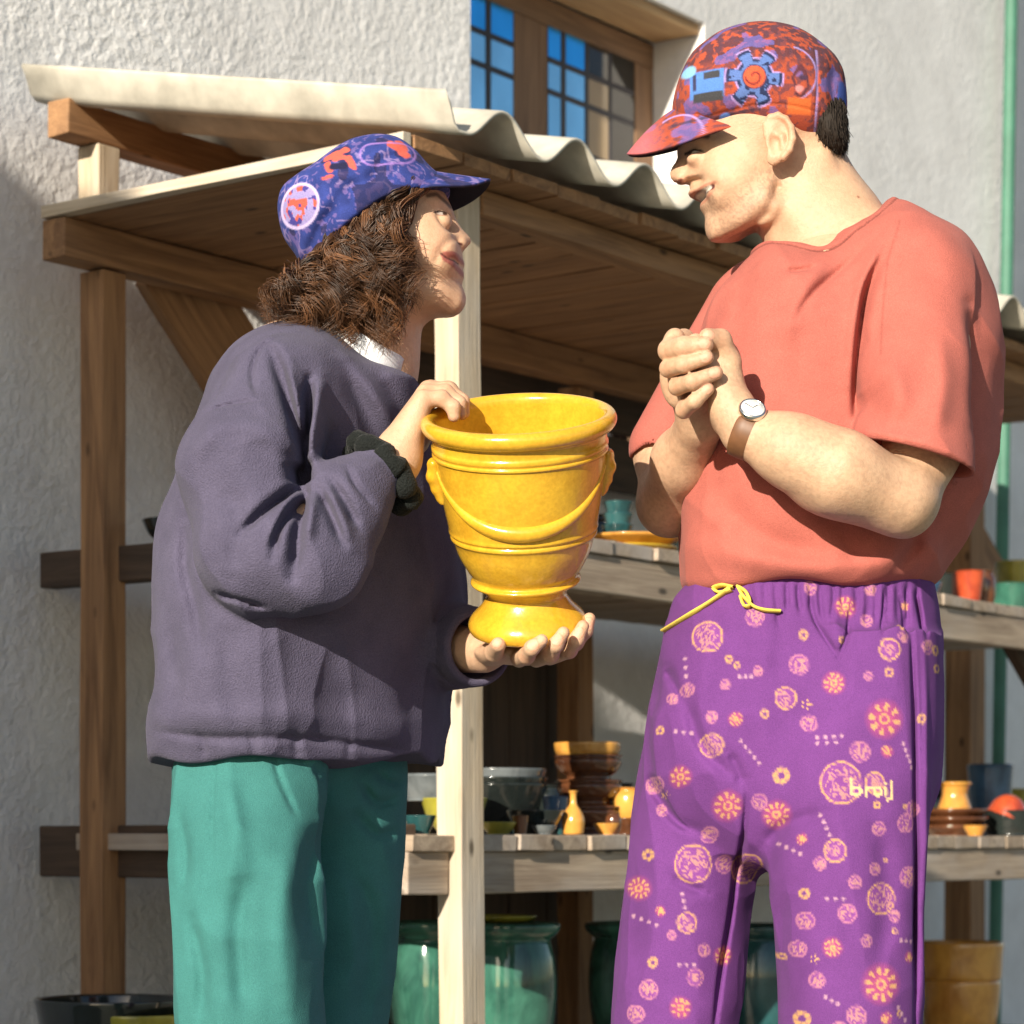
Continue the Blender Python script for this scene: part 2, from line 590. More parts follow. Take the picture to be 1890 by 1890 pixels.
# deck planks, running to the wall
pw = 0.1215
k = 0
u = DU
while u < UE - .1:
    w_ = pw * random.uniform(.96, 1.03) if k else .026
    timber('plank', stall, S(u + w_ / 2, DV0 + random.uniform(-.004, .004), zdeck - .0105), S(u + w_ / 2, .715, zdeck - .0105 + random.uniform(-.001, .001)), w_ - .005, .02,
           MAT['pine'] if k == 0 else MAT['brown_wood'], bev=0.0015)  # pale first strip puts the sunlit deck edge into the colour
    u += w_
    k += 1
# short post and purlin that carry the roof
up_, zp1 = at_v(82, 176, .72)
zp0 = at_v(82, 243, .72)[1]
timber('purlin', stall, S(up_ + .03, .72, (zp0 + zp1) / 2), S(UE, .72, (zp0 + zp1) / 2), .05, zp1 - zp0, MAT['brown_wood'])
us_ = at_v(205, 300, .69)[0]
timber('short_post', stall, S(us_, .72, zdeck + .001), S(us_, .72, zp0 - .001), .05, .05, MAT['pine'], up=(Ux, Uy, 0))
# corrugated roof
EV = -0.12
tr = [at_v(865, 249, EV), at_v(1000, 293, EV), at_v(1125, 345, EV), at_v(1257, 381, EV)]
zt0 = float(np.mean([t[1] for t in tr]))
PER = (tr[3][0] - tr[0][0]) / 3
ut0 = float(np.mean([t[0] - i * PER for i, t in enumerate(tr)]))
AMP = 0.026
ROOFU = at_v(822, 192, EV)[0]
vtop, ztop = at_u(40, 120, ROOFU)
zmid0 = zt0 + AMP
slope = ((ztop - AMP) - zmid0) / (vtop - EV)
vtop = min(vtop, VW - .01)
def roof_z(u, v):
    base = zmid0 + slope * (v - EV)
    if u < ut0:
        t = (u - ROOFU) / (ut0 - ROOFU)
        t = min(1.0, max(0, t * 1.7))
        return base + AMP * math.cos(math.pi * t)
    return base - AMP * math.cos(2 * math.pi * (u - ut0) / PER)
def sheet(u0, u1, dzz):
    nu = max(8, int((u1 - u0) / PER * 18))
    nv = 8
    us = np.linspace(u0, u1, nu + 1)
    vs = np.linspace(EV, vtop, nv + 1)
    V, f = [], []
    for lay in (0, 1):
        for i, uu in enumerate(us):
            e = 1e-3
            sl_ = (roof_z(uu + e, 0) - roof_z(max(ROOFU, uu - e), 0)) / (2 * e)
            nrm = math.sqrt(1 + sl_ * sl_)
            for vv in vs:
                th = 0.0055 * (lay - .5)
                V.append(S(uu - th * sl_ / nrm, vv, roof_z(uu, vv) + th / nrm + dzz))
    n1 = (nu + 1) * (nv + 1)
    q = lambda l, i, j: l * n1 + i * (nv + 1) + j
    for i in range(nu):
        for j in range(nv):
            f.append((q(1, i, j), q(1, i + 1, j), q(1, i + 1, j + 1), q(1, i, j + 1)))
            f.append((q(0, i, j), q(0, i, j + 1), q(0, i + 1, j + 1), q(0, i + 1, j)))
        f.append((q(0, i, 0), q(0, i + 1, 0), q(1, i + 1, 0), q(1, i, 0)))
        f.append((q(0, i, nv), q(1, i, nv), q(1, i + 1, nv), q(0, i + 1, nv)))
    for j in range(nv):
        f.append((q(0, 0, j), q(1, 0, j), q(1, 0, j + 1), q(0, 0, j + 1)))
        f.append((q(0, nu, j), q(0, nu, j + 1), q(1, nu, j + 1), q(1, nu, j)))
    o = link('roof_sheet', np_mesh('roof_sheet', V, f, True), MAT['cement'], stall)
    return o
e1 = ut0 + 5.45 * PER
sheet(ROOFU, e1, 0)
sheet(e1 - .06, e1 + 5 * PER, 0.0075)
sheet(e1 + 5 * PER - .06, e1 + 10 * PER, 0.0)

# shelves
def shelf(ztop_, th, u0, u1, v0, v1, mat, step, first=None):
    u = u0
    while u < u1:
        w_ = step * random.uniform(.8, 1.25)
        timber('shelf_board', stall, S(u + w_ / 2, v0 + random.uniform(-.006, .004), ztop_ - th / 2), S(u + w_ / 2, v1, ztop_ - th / 2 + random.uniform(-.002, .002)), w_ - .004, th, mat, bev=.002)
        u += w_
zl_top = at_v(1000, 1541, .02)[1]
zl_mid = at_v(1000, 1571, .02)[1]
zl_bot = at_v(1000, 1646, .02)[1]
shelf(zl_top, zl_top - zl_mid - .001, -.105, -.01, .012, .75, MAT['grey_pine'], .09)
shelf(zl_top, zl_top - zl_mid - .001, .064, UE, .012, .75, MAT['grey_pine'], .1)
timber('rail', stall, S(-.105, .035, (zl_mid + zl_bot) / 2), S(-.001, .035, (zl_mid + zl_bot) / 2), .03, zl_mid - zl_bot, MAT['grey_pine'])
timber('rail', stall, S(.058, .035, (zl_mid + zl_bot) / 2), S(UE, .035, (zl_mid + zl_bot) / 2), .03, zl_mid - zl_bot, MAT['grey_pine'])
zu_top = at_v(1160, 1006, .0)[1]
zu_mid = at_v(1160, 1032, .0)[1]
zu_bot = at_v(1160, 1102, .0)[1]
shelf(zu_top, zu_top - zu_mid - .001, .064, UE, -.012, .75, MAT['grey_pine'], .12)
timber('rail', stall, S(.058, .01, (zu_mid + zu_bot) / 2), S(UE, .01, (zu_mid + zu_bot) / 2), .03, zu_mid - zu_bot, MAT['grey_pine'])
# side rails at the wall end
for (y0, y1) in ((1023, 1088), (1525, 1618)):
    vv, z1 = at_u(88, y0, -.06)
    z0 = at_u(88, y1, -.06)[1]
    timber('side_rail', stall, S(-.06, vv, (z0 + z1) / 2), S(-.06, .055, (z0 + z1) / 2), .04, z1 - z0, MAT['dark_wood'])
# bottom shelf, close to the ground
shelf(.385, .03, .064, UE, .0, .75, MAT['grey_pine'], .12)
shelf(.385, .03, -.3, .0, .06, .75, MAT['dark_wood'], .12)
# braces and the back boards
def brace(a, c, v, w_, mat, th=.03):
    ua_, za_ = at_v(a[0], a[1], v)
    uc_, zc_ = at_v(c[0], c[1], v)
    timber('brace', stall, S(ua_, v, za_), S(uc_, v, zc_), th, w_, mat)
brace((300, 470), (640, 1010), .745, .17, MAT['brown_wood'])
brace((1690, 800), (1850, 1090), .74, .10, MAT['brown_wood'])
brace((1866, 1180), (1990, 1400), .1, .05, MAT['dark_wood'])
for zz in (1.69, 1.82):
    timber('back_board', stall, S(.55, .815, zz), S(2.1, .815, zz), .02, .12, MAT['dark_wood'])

# upright dark boards behind the lower shelves, carried higher to stand for deep shade
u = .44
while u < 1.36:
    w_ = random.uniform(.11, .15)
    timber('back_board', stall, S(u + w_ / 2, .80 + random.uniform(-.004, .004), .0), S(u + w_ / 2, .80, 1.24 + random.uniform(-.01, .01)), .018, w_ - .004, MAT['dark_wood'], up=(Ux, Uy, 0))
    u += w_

# knots and nail heads on the pale corner post
MAT['knot'] = plain('knot', (0.10, 0.055, 0.03), 0.8, vs=300, var=.4)
def post_mark(px, py, r, h, face='front', name='knot'):
    if face == 'front':
        u, z = at_v(px, py, -.0004)
        p, n, t = S(u, -.0004, z), Vector((-Vx, -Vy, 0)), Vector((Ux, Uy, 0))
    else:
        v_, z = at_u(px, py, -.0004)
        p, n, t = S(-.0004, v_, z), Vector((-Ux, -Uy, 0)), Vector((Vx, Vy, 0))
    p = p + Vector((dzp * (z - .85) + .0, 0, 0)) + n * .0012
    k = (p.y + CAMD) / F
    a = np.linspace(0, 2 * math.pi, 11, endpoint=False)
    V = [tuple(p + t * (math.cos(q) * r * k * random.uniform(.75, 1.2)) + Vector((0, 0, math.sin(q) * h * k * random.uniform(.75, 1.2)))) for q in a]
    V += [tuple(p + n * .0012)] 
    link(name, np_mesh(name, V, [(i, (i + 1) % 11, 11) for i in range(11)], True), MAT['knot'], stall)
for q in ((862, 596, 5, 9), (866, 662, 4, 10), (860, 700, 4, 7), (872, 1384, 5, 8), (876, 1604, 6, 11), (868, 1636, 8, 9), (876, 1840, 5, 8), (878, 1700, 4, 4), (864, 540, 4, 5)):
    post_mark(*q)
# ---------------------------------------------------------------- unseen block, added and shaped along the sun to shade the wall's foot
def add_shade_block():
    s3 = np.array(_s)
    A = np.array(S(at_v(0, 292, VW)[0], VW, at_v(0, 292, VW)[1]))
    vb, zb2 = at_u(250, 348, DU)
    B = np.array(S(DU, vb, zb2))
    C = np.array([P0[0] - .20, P0[1], .35])
    t = 6.0
    A, B, C = A + s3 * t, B + s3 * t, C + s3 * t
    A0 = A + (A - B) / np.linalg.norm((A - B)[:2]) * 5.0
    ring = [A0, A, B, C, np.array([C[0], C[1], 0]), np.array([A0[0], A0[1], 0])]
    back = np.array([s3[0], s3[1], 0]) / np.linalg.norm(s3[:2]) * 5.0
    n = len(ring)
    V = [tuple(q) for q in ring] + [tuple(q + back) for q in ring]
    bm = bmesh.new()
    vs = [bm.verts.new(q) for q in V]
    bm.faces.new(vs[:n]); bm.faces.new(vs[n:][::-1])
    for i in range(n):
        k = (i + 1) % n
        bm.faces.new((vs[i], vs[k], vs[n + k], vs[n + i]))
    o = link('shade_block', bm_mesh('shade_block', bm), MAT['stucco'])
    tag(o, 'unseen block with a sloping top, added across the yard to shade the wall foot', 'house')
add_shade_block()
# ================================================================ IMPLICIT SURFACES for bodies and clothes
f4 = np.float32
def smin(a, b, k):
    h = np.clip(0.5 + 0.5 * (b - a) / k, 0, 1)
    return b + (a - b) * h - k * h * (1 - h)
def smax(a, b, k):
    return -smin(-a, -b, k)
def sph(P, c, r):
    return np.sqrt((P[0] - c[0]) ** 2 + (P[1] - c[1]) ** 2 + (P[2] - c[2]) ** 2) - r
def ell(P, c, r, rot=0.0, yaw=0.0):
    """ellipsoid, rot turns it in the picture plane (XZ), yaw about Z first"""
    x, y, z = P[0] - c[0], P[1] - c[1], P[2] - c[2]
    if yaw:
        cs, sn = math.cos(yaw), math.sin(yaw)
        x, y = x * cs + y * sn, -x * sn + y * cs
    cs, sn = math.cos(rot), math.sin(rot)
    x, z = x * cs + z * sn, -x * sn + z * cs
    k0 = np.sqrt((x / r[0]) ** 2 + (y / r[1]) ** 2 + (z / r[2]) ** 2)
    k1 = np.sqrt((x / r[0] ** 2) ** 2 + (y / r[1] ** 2) ** 2 + (z / r[2] ** 2) ** 2)
    return k0 * (k0 - 1) / np.maximum(k1, 1e-6)
def cone(P, a, b, ra, rb, sy=1.0):
    """rounded cone from a to b; sy < 1 flattens it across Y"""
    ax = np.asarray(b, float) - np.asarray(a, float)
    L2 = (ax[0] ** 2 + (ax[1] / sy) ** 2 + ax[2] ** 2) + 1e-12
    x, y, z = P[0] - a[0], (P[1] - a[1]) / sy, P[2] - a[2]
    t = np.clip((x * ax[0] + y * ax[1] / sy + z * ax[2]) / L2, 0, 1)
    d = np.sqrt((x - t * ax[0]) ** 2 + (y - t * ax[1] / sy) ** 2 + (z - t * ax[2]) ** 2)
    return (d - (ra + (rb - ra) * t)) * min(1.0, sy)
def chain(P, pts, rs, k=0.004, sy=1.0):
    d = None
    for i in range(len(pts) - 1):
        e = cone(P, pts[i], pts[i + 1], rs[i], rs[i + 1], sy)
        d = e if d is None else smin(d, e, k)
    return d
def spline2(pts, n=8, closed=True):
    p = np.array(pts, float)
    m = len(p)
    out = []
    for i in range(m if closed else m - 1):
        if closed:
            a, b, c, d = p[(i - 1) % m], p[i], p[(i + 1) % m], p[(i + 2) % m]
        else:
            a, b, c, d = p[max(0, i - 1)], p[i], p[i + 1], p[min(m - 1, i + 2)]
        for t in np.arange(n) / n:
            out.append(0.5 * (2 * b + (c - a) * t + (2 * a - 5 * b + 4 * c - d) * t * t + (3 * b - a - 3 * c + d) * t ** 3))
    if not closed:
        out.append(p[-1])
    return np.array(out)
class Blob:
    """body whose side view is the outline (photo pixels, taken at depth Y) and that swells to wn towards the lens and wf away from it"""
    def __init__(s, outline, c, Y, wn, wf=None, n=2.0, raw=False):
        o = spline2(outline, 8)
        o3 = np.array([W(q[0], q[1], Y) for q in o])
        s.c = W(c[0], c[1], Y)
        dx, dz = o3[:, 0] - s.c[0], o3[:, 2] - s.c[2]
        th = np.arctan2(dz, dx)
        i = np.argsort(th)
        s.th, s.r = th[i], np.hypot(dx, dz)[i]
        s.Y, s.wn, s.wf, s.n = Y, wn, (wf or wn), n
    def __call__(s, P):
        x, y, z = P[0] - s.c[0], P[1] - s.Y, P[2] - s.c[2]
        R = np.interp(np.arctan2(z, x), s.th, s.r, period=2 * math.pi)
        r2 = np.sqrt(x * x + z * z)
        w = np.where(y < 0, s.wn, s.wf)
        n = s.n
        rho = ((r2 / R) ** n + (np.abs(y) / w) ** n) ** (1 / n)
        q = np.sqrt(r2 * r2 + y * y)
        return q * (1 - 1 / np.maximum(rho, 1e-3))
class Loft:
    """vertical tube: levels (row px, centre px, half width px, centre Y, half depth m) taken at the depth Yref"""
    def __init__(s, lv, n=2.0):
        lv = sorted([(W(cx, py, Y)[2], W(cx, py, Y)[0], M(hw, Y), Y, hd) for py, cx, hw, Y, hd in lv])
        a = np.array(lv)
        zz = np.linspace(a[0, 0], a[-1, 0], 120)
        # smooth the tables a little
        ker = np.hanning(9); ker /= ker.sum()
        tab = []
        for j in range(1, 5):
            t = np.interp(zz, a[:, 0], a[:, j])
            t = np.convolve(np.pad(t, 4, mode='reflect', reflect_type='odd'), ker, 'valid')
            tab.append(t)
        s.zz, s.tab, s.n = zz, tab, n
    def __call__(s, P):
        x, y, z = P
        cx, ax, cy, ay = (np.interp(z, s.zz, t) for t in s.tab)
        n = s.n
        dx, dy = x - cx, y - cy
        rho = ((np.abs(dx) / ax) ** n + (np.abs(dy) / ay) ** n) ** (1 / n)
        q = np.sqrt(dx * dx + dy * dy)
        d = np.where(rho > 1e-3, q * (1 - 1 / np.maximum(rho, 1e-3)), -np.minimum(ax, ay))
        d = np.maximum(d, -np.minimum(ax, ay))
        return np.maximum(d, np.maximum(z - s.zz[-1], s.zz[0] - z))
def poly_sd(x, z, poly):
    """signed distance to a closed polygon in the XZ plane"""
    d = np.full(x.shape, 1e9)
    sgn = np.ones(x.shape)
    n = len(poly)
    for i in range(n):
        a, b = poly[i], poly[i - 1]
        ex, ez = b[0] - a[0], b[1] - a[1]
        wx, wz = x - a[0], z - a[1]
        t = np.clip((wx * ex + wz * ez) / (ex * ex + ez * ez + 1e-14), 0, 1)
        d = np.minimum(d, (wx - ex * t) ** 2 + (wz - ez * t) ** 2)
        c1, c2, c3 = z >= a[1], z < b[1], ex * wz > ez * wx
        al = (c1 & c2 & c3) | (~c1 & ~c2 & ~c3)
        sgn = np.where(al, -sgn, sgn)
    return sgn * np.sqrt(d)
def dist_line(x, z, pts):
    """distance in the XZ plane to an open polyline of world points, and the parameter along it"""
    d = np.full(x.shape, 1e9)
    tt = np.zeros(x.shape)
    L = [0.0]
    for a, b in zip(pts, pts[1:]):
        L.append(L[-1] + math.hypot(b[0] - a[0], b[1] - a[1]))
    for i, (a, b) in enumerate(zip(pts, pts[1:])):
        ex, ez = b[0] - a[0], b[1] - a[1]
        wx, wz = x - a[0], z - a[1]
        t = np.clip((wx * ex + wz * ez) / (ex * ex + ez * ez + 1e-14), 0, 1)
        e = np.hypot(wx - ex * t, wz - ez * t)
        q = e < d
        d = np.where(q, e, d)
        tt = np.where(q, (L[i] + t * (L[i + 1] - L[i])) / L[-1], tt)
    return d, tt
class Folds:
    """creases and ridges of cloth: (pixel polyline, depth Y it is seen at, width px, depth mm (+ groove, - ridge)[, 'a' one-sided step])"""
    def __init__(s, items):
        s.it = []
        for pts, Y, w, dep in items:
            p = spline2(pts, 5, closed=False) if len(pts) > 2 else np.array(pts, float)
            s.it.append(([tuple(W(q[0], q[1], Y)[[0, 2]]) for q in p], Y, M(w, Y), dep * 1e-3))
    def __call__(s, P, ymax=None):
        x, y, z = P
        o = np.zeros(x.shape)
        for pts, Y, w, dep in s.it:
            a = np.array(pts)
            m = (x > a[:, 0].min() - 3 * w) & (x < a[:, 0].max() + 3 * w) & (z > a[:, 1].min() - 3 * w) & (z < a[:, 1].max() + 3 * w) & (np.abs(y - Y) < 0.13)
            if not m.any():
                continue
            d, t = dist_line(x[m], z[m], pts)
            fade = np.clip(np.sin(np.pi * np.clip(t, 0.04, 0.96)) * 1.5, 0, 1) ** 0.7
            ym = np.clip((0.13 - np.abs(y[m] - Y)) / 0.05, 0, 1)
            o[m] += dep * fade * ym * np.exp(-(d / w) ** 2)
        return o

def hash3(i, j, k):
    n = (i * 374761393 + j * 668265263 + k * 2147483647 * 3 + k * 1274126177) & 0xFFFFFFFF
    n = ((n ^ (n >> 13)) * 1274126177) & 0xFFFFFFFF
    return ((n ^ (n >> 16)) & 0xFFFF) / 65535.0
def vnoise(x, y, z, s, seed=0):
    x, y, z = x * s + seed * 17.3, y * s + seed * 5.1, z * s - seed * 9.7
    i, j, k = np.floor(x).astype(np.int64), np.floor(y).astype(np.int64), np.floor(z).astype(np.int64)
    fx, fy, fz = x - i, y - j, z - k
    fx, fy, fz = (q * q * (3 - 2 * q) for q in (fx, fy, fz))
    o = 0
    for a in (0, 1):
        for b in (0, 1):
            for c in (0, 1):
                o = o + hash3(i + a, j + b, k + c) * (fx if a else 1 - fx) * (fy if b else 1 - fy) * (fz if c else 1 - fz)
    return o
def fbm(x, y, z, s, n=3, seed=0):
    o, a, t = 0, 0.5, 0
    for q in range(n):
        o = o + a * vnoise(x, y, z, s * 2 ** q, seed + q)
        t += a
        a *= 0.5
    return o / t

def bake(field, lo, hi, h):
    """surface nets over a sparse block grid: verts, quads"""
    B = 8
    lo, hi = np.asarray(lo, float), np.asarray(hi, float)
    nb = np.ceil((hi - lo) / (B * h)).astype(int)
    ci = np.stack(np.meshgrid(*[np.arange(n) for n in nb], indexing='ij'), -1).reshape(-1, 3)
    cc = lo + (ci * B + (B - 1) / 2) * h
    dv = field((cc[:, 0], cc[:, 1], cc[:, 2]))
    act = np.abs(dv) < 2.0 * B * h
    N = nb * B
    D = np.empty(N, f4)
    D.reshape(nb[0], B, nb[1], B, nb[2], B)[:] = np.where(dv > 0, 1.0, -1.0).reshape(nb)[:, None, :, None, :, None]
    D6 = D.reshape(nb[0], B, nb[1], B, nb[2], B)
    loc = np.stack(np.meshgrid(*[np.arange(B)] * 3, indexing='ij'), -1).reshape(-1, 3)
    ai = ci[act]
    CH = 700
    for s in range(0, len(ai), CH):
        a = ai[s:s + CH]
        P = lo + (a[:, None, :] * B + loc[None]) * h
        q = P.reshape(-1, 3)
        v = field((q[:, 0], q[:, 1], q[:, 2])).reshape(len(a), B, B, B)
        D6[a[:, 0], :, a[:, 1], :, a[:, 2], :] = v
    ins = D < 0
    c8 = [(i, j, k) for i in (0, 1) for j in (0, 1) for k in (0, 1)]
    n0, n1, n2 = N
    cnt = np.zeros((n0 - 1, n1 - 1, n2 - 1), np.int8)
    for i, j, k in c8:
        cnt += ins[i:n0 - 1 + i, j:n1 - 1 + j, k:n2 - 1 + k]
    cell = np.argwhere((cnt > 0) & (cnt < 8))
    idx = -np.ones(cnt.shape, np.int32)
    idx[cell[:, 0], cell[:, 1], cell[:, 2]] = np.arange(len(cell))
    vals = {c: D[cell[:, 0] + c[0], cell[:, 1] + c[1], cell[:, 2] + c[2]] for c in c8}
    acc = np.zeros((len(cell), 3)); num = np.zeros(len(cell))
    for a in c8:
        for ax in range(3):
            if a[ax]:
                continue
            b = tuple(1 if q == ax else a[q] for q in range(3))
            va, vb = vals[a], vals[b]
            m = (va < 0) != (vb < 0)
            t = np.where(m, va / np.where(m, va - vb, 1), 0)
            p = np.array(a, float)[None] + np.eye(3)[ax][None] * t[:, None]
            acc += np.where(m[:, None], p, 0); num += m
    V = lo + (cell + acc / num[:, None]) * h
    quads = []
    for ax in range(3):
        o1, o2 = (ax + 1) % 3, (ax + 2) % 3
        sl0 = [slice(None)] * 3; sl1 = [slice(None)] * 3
        sl0[ax] = slice(0, N[ax] - 1); sl1[ax] = slice(1, N[ax])
        cr = ins[tuple(sl0)] != ins[tuple(sl1)]
        e = np.argwhere(cr)
        e = e[(e[:, o1] > 0) & (e[:, o2] > 0) & (e[:, o1] < N[o1] - 1) & (e[:, o2] < N[o2] - 1)]
        s0 = ins[e[:, 0], e[:, 1], e[:, 2]]
        d1 = np.zeros(3, int); d1[o1] = 1
        d2 = np.zeros(3, int); d2[o2] = 1
        g = lambda q: idx[q[:, 0], q[:, 1], q[:, 2]]
        qd = np.stack([g(e - d1 - d2), g(e - d2), g(e), g(e - d1)], 1)
        qd[~s0] = qd[~s0][:, ::-1]
        quads.append(qd)
    Q = np.concatenate(quads)
    Q = Q[(Q >= 0).all(1)]
    # pull the points on to the surface
    for _ in range(2):
        e = h * 0.35
        d0 = field((V[:, 0], V[:, 1], V[:, 2]))
        G = np.stack([(field((V[:, 0] + (e if a == 0 else 0), V[:, 1] + (e if a == 1 else 0), V[:, 2] + (e if a == 2 else 0))) - d0) / e for a in range(3)], 1)
        g2 = (G ** 2).sum(1)
        st = np.clip(d0 / np.maximum(g2, 0.2), -0.5 * h, 0.5 * h)
        V = V - st[:, None] * G
    return V, Q

def sdf_obj(name, field, lo, hi, h, mat, parent, color=None, keep=None):
    V, Q = bake(field, lo, hi, h)
    if keep is not None:
        ok = keep(V)
        Q = Q[ok[Q].all(1)]
    used = np.unique(Q)
    mp = np.zeros(len(V), np.int32)
    mp[used] = np.arange(len(used))
    V, Q = V[used], mp[Q]
    c = None
    if color is not None:
        c = color(V) if callable(color) else np.tile(np.array(color, float), (len(V), 1))
    return link(name, np_mesh(name, V, Q, True, c), mat, parent)

def join(name, objs):
    """one mesh object out of several baked pieces of the same body"""
    Vs, Fs, Cs, n = [], [], [], 0
    me0 = None
    for o in objs:
        me = o.data
        v = np.empty(len(me.vertices) * 3, f4); me.vertices.foreach_get('co', v)
        q = np.empty(len(me.loops), np.int32); me.loops.foreach_get('vertex_index', q)
        c = np.empty(len(me.vertices) * 4, f4); me.attributes['Col'].data.foreach_get('color', c)
        Vs.append(v.reshape(-1, 3)); Fs.append(q.reshape(-1, 4) + n); Cs.append(c.reshape(-1, 4)[:, :3])
        n += len(me.vertices)
    mat, par = objs[0].data.materials[0], objs[0].parent
    me = np_mesh(name, np.concatenate(Vs), np.concatenate(Fs), True, np.concatenate(Cs))
    for o in objs:
        old = o.data
        bpy.data.objects.remove(o)
        bpy.data.meshes.remove(old)
    return link(name, me, mat, par)
def bb(pts, pad):
    a = np.array(pts)
    return a.min(0) - pad, a.max(0) + pad

def wrinkle(P, sc, seed, pw=2.0):
    """ridged, stretched noise in 0..1: soft long wrinkles of cloth"""
    x, y, z = P
    n = vnoise(x * sc[0] + .35 * np.sin(z * 7), y * sc[1], z * sc[2], 1.0, seed)
    return (1 - np.abs(2 * n - 1)) ** pw
# ================================================================ THE WOMAN
SKIN = np.array([0.60, 0.385, 0.25])
MAT['skin'] = skin_mat()
MAT['sweat'] = fabric('sweatshirt_cloth', None, 0.95, 520, 0.5, 0.22, 0.25, crumple=1.2)
MAT['twill'] = fabric('cotton_twill', None, 0.85, 800, 0.3, 0.15, 0.1, crumple=1.0)
MAT['jersey'] = fabric('cotton_jersey', None, 0.92, 750, 0.3, 0.15, 0.2, crumple=1.0)
MAT['print'] = fabric('printed_cotton', None, 0.88, 850, 0.3, 0.12, 0.1, crumple=0.9)
MAT['leather'] = plain('leather', (0.16, 0.07, 0.03), 0.5, vs=90)
MAT['shoe'] = plain('shoe_leather', (0.05, 0.035, 0.03), 0.45)
MAT['eye'] = plain('eye_white', (0.7, 0.66, 0.6), 0.15, var=.05)
m, nt, b = mat_new('hair')
a = node(nt, 'ShaderNodeAttribute', attribute_name='Col')
nt.links.new(a.outputs['Color'], b.inputs['Base Color'])
b.inputs['Roughness'].default_value = 0.42
b.inputs['Specular IOR Level'].default_value = 0.5
MAT['hair'] = m

def PXY(V, Y):
    k = F / (CAMD + Y)
    return CX + k * V[:, 0], HOR - k * (V[:, 2] - CAMZ)
def seg2(px, py, pts):
    return dist_line(px, py, pts)[0]
def paint(c, m, col):
    m = np.clip(m, 0, 1)[:, None]
    return c * (1 - m) + np.array(col) * m
def soft(d, w, e):
    return np.clip((w - d) / e + 0.5, 0, 1)

woman = thing('person', 'person with curly brown hair, blue patterned cap and grey-purple sweatshirt holding a yellow pot', 'person', (W(520, 0, 0)[0], 0, 0))
YW = 0.02

# ---- head
def face_poly(pts, Y):
    return [tuple(W(p[0], p[1], Y)[[0, 2]]) for p in pts]
wp = [(765, 312), (797, 338), (821, 364), (831, 386), (836, 402), (842, 413), (853, 425), (863, 434), (868.5, 441), (868, 449), (861, 455), (851, 456.5), (842, 459), (836, 464), (835, 472),
      (840, 478), (848, 483), (852.5, 488), (850, 493), (841, 496.5), (846, 499), (852, 504), (853, 511), (849, 518), (845, 524), (846, 531), (851, 539), (855, 549), (854, 560), (848, 569), (838, 575), (815, 579), (790, 582), (740, 560), (700, 480), (700, 380), (730, 310)]
WPOLY = face_poly(wp, YW)
RZ_w = ([595, 560, 530, 510, 490, 474, 462, 452, 438, 420, 404, 385, 350, 300], [.030, .030, .028, .030, .031, .026, .014, .0085, .0085, .011, .020, .055, .07, .07])
zr_w = [W(0, q, YW)[2] for q in RZ_w[0]]
def w_head(P):
    x, y, z = P
    s = y - YW
    d = ell(P, W(682, 408, YW), (.088, .072, .086), 0.3)
    d = smin(d, ell(P, W(765, 470, YW), (.056, .058, .068), 0.25), .03)
    for sg in (-1, 1):
        d = smin(d, ell(P, W(786, 462, YW + sg * .037), (.034, .024, .030), -.5), .022)
        d = smin(d, cone(P, W(722, 515, YW + sg * .056), W(830, 556, YW + sg * .014), .014, .016), .02)
    R = np.interp(z, zr_w, RZ_w[1])
    face = poly_sd(x + .04 * (1 - np.exp(-s * s / (.08 * R))) - .0004, z, WPOLY)
    face = smax(face, np.abs(s) - .05, .02)
    d = smin(d, face, .010)
    # eye sockets, eyelids, brow ridge
    for sg in (-1, 1):
        d = smax(d, -ell(P, W(829, 408, YW + sg * .034), (.013, .016, .011)), .012)
        d = smin(d, ell(P, W(814, 409, YW + sg * .031), (.0125, .0135, .012)), .004)
        d = smin(d, sph(P, W(851, 448, YW + sg * .0105), .0062), .006)
        d = smax(d, -ell(P, W(850, 457, YW + sg * .007), (.005, .003, .0028)), .002)
    # corner of the mouth and the line down from the nose
    d = d + .0022 * np.exp(-(dist_line(x, z, [tuple(W(q[0], q[1], YW)[[0, 2]]) for q in ((842, 495), (826, 493), (818, 488))])[0] / .0035) ** 2)
    d = d + .0018 * np.exp(-(dist_line(x, z, [tuple(W(q[0], q[1], YW)[[0, 2]]) for q in ((842, 452), (828, 464), (812, 486), (808, 500))])[0] / .0045) ** 2)
    # neck
    nk = cone(P, W(705, 540, YW), W(668, 690, YW), .054, .060)
    d = smin(d, nk, .022)
    d = smin(d, cone(P, W(668, 680, YW), W(610, 770, YW + .0), .058, .082), .03)
    return d
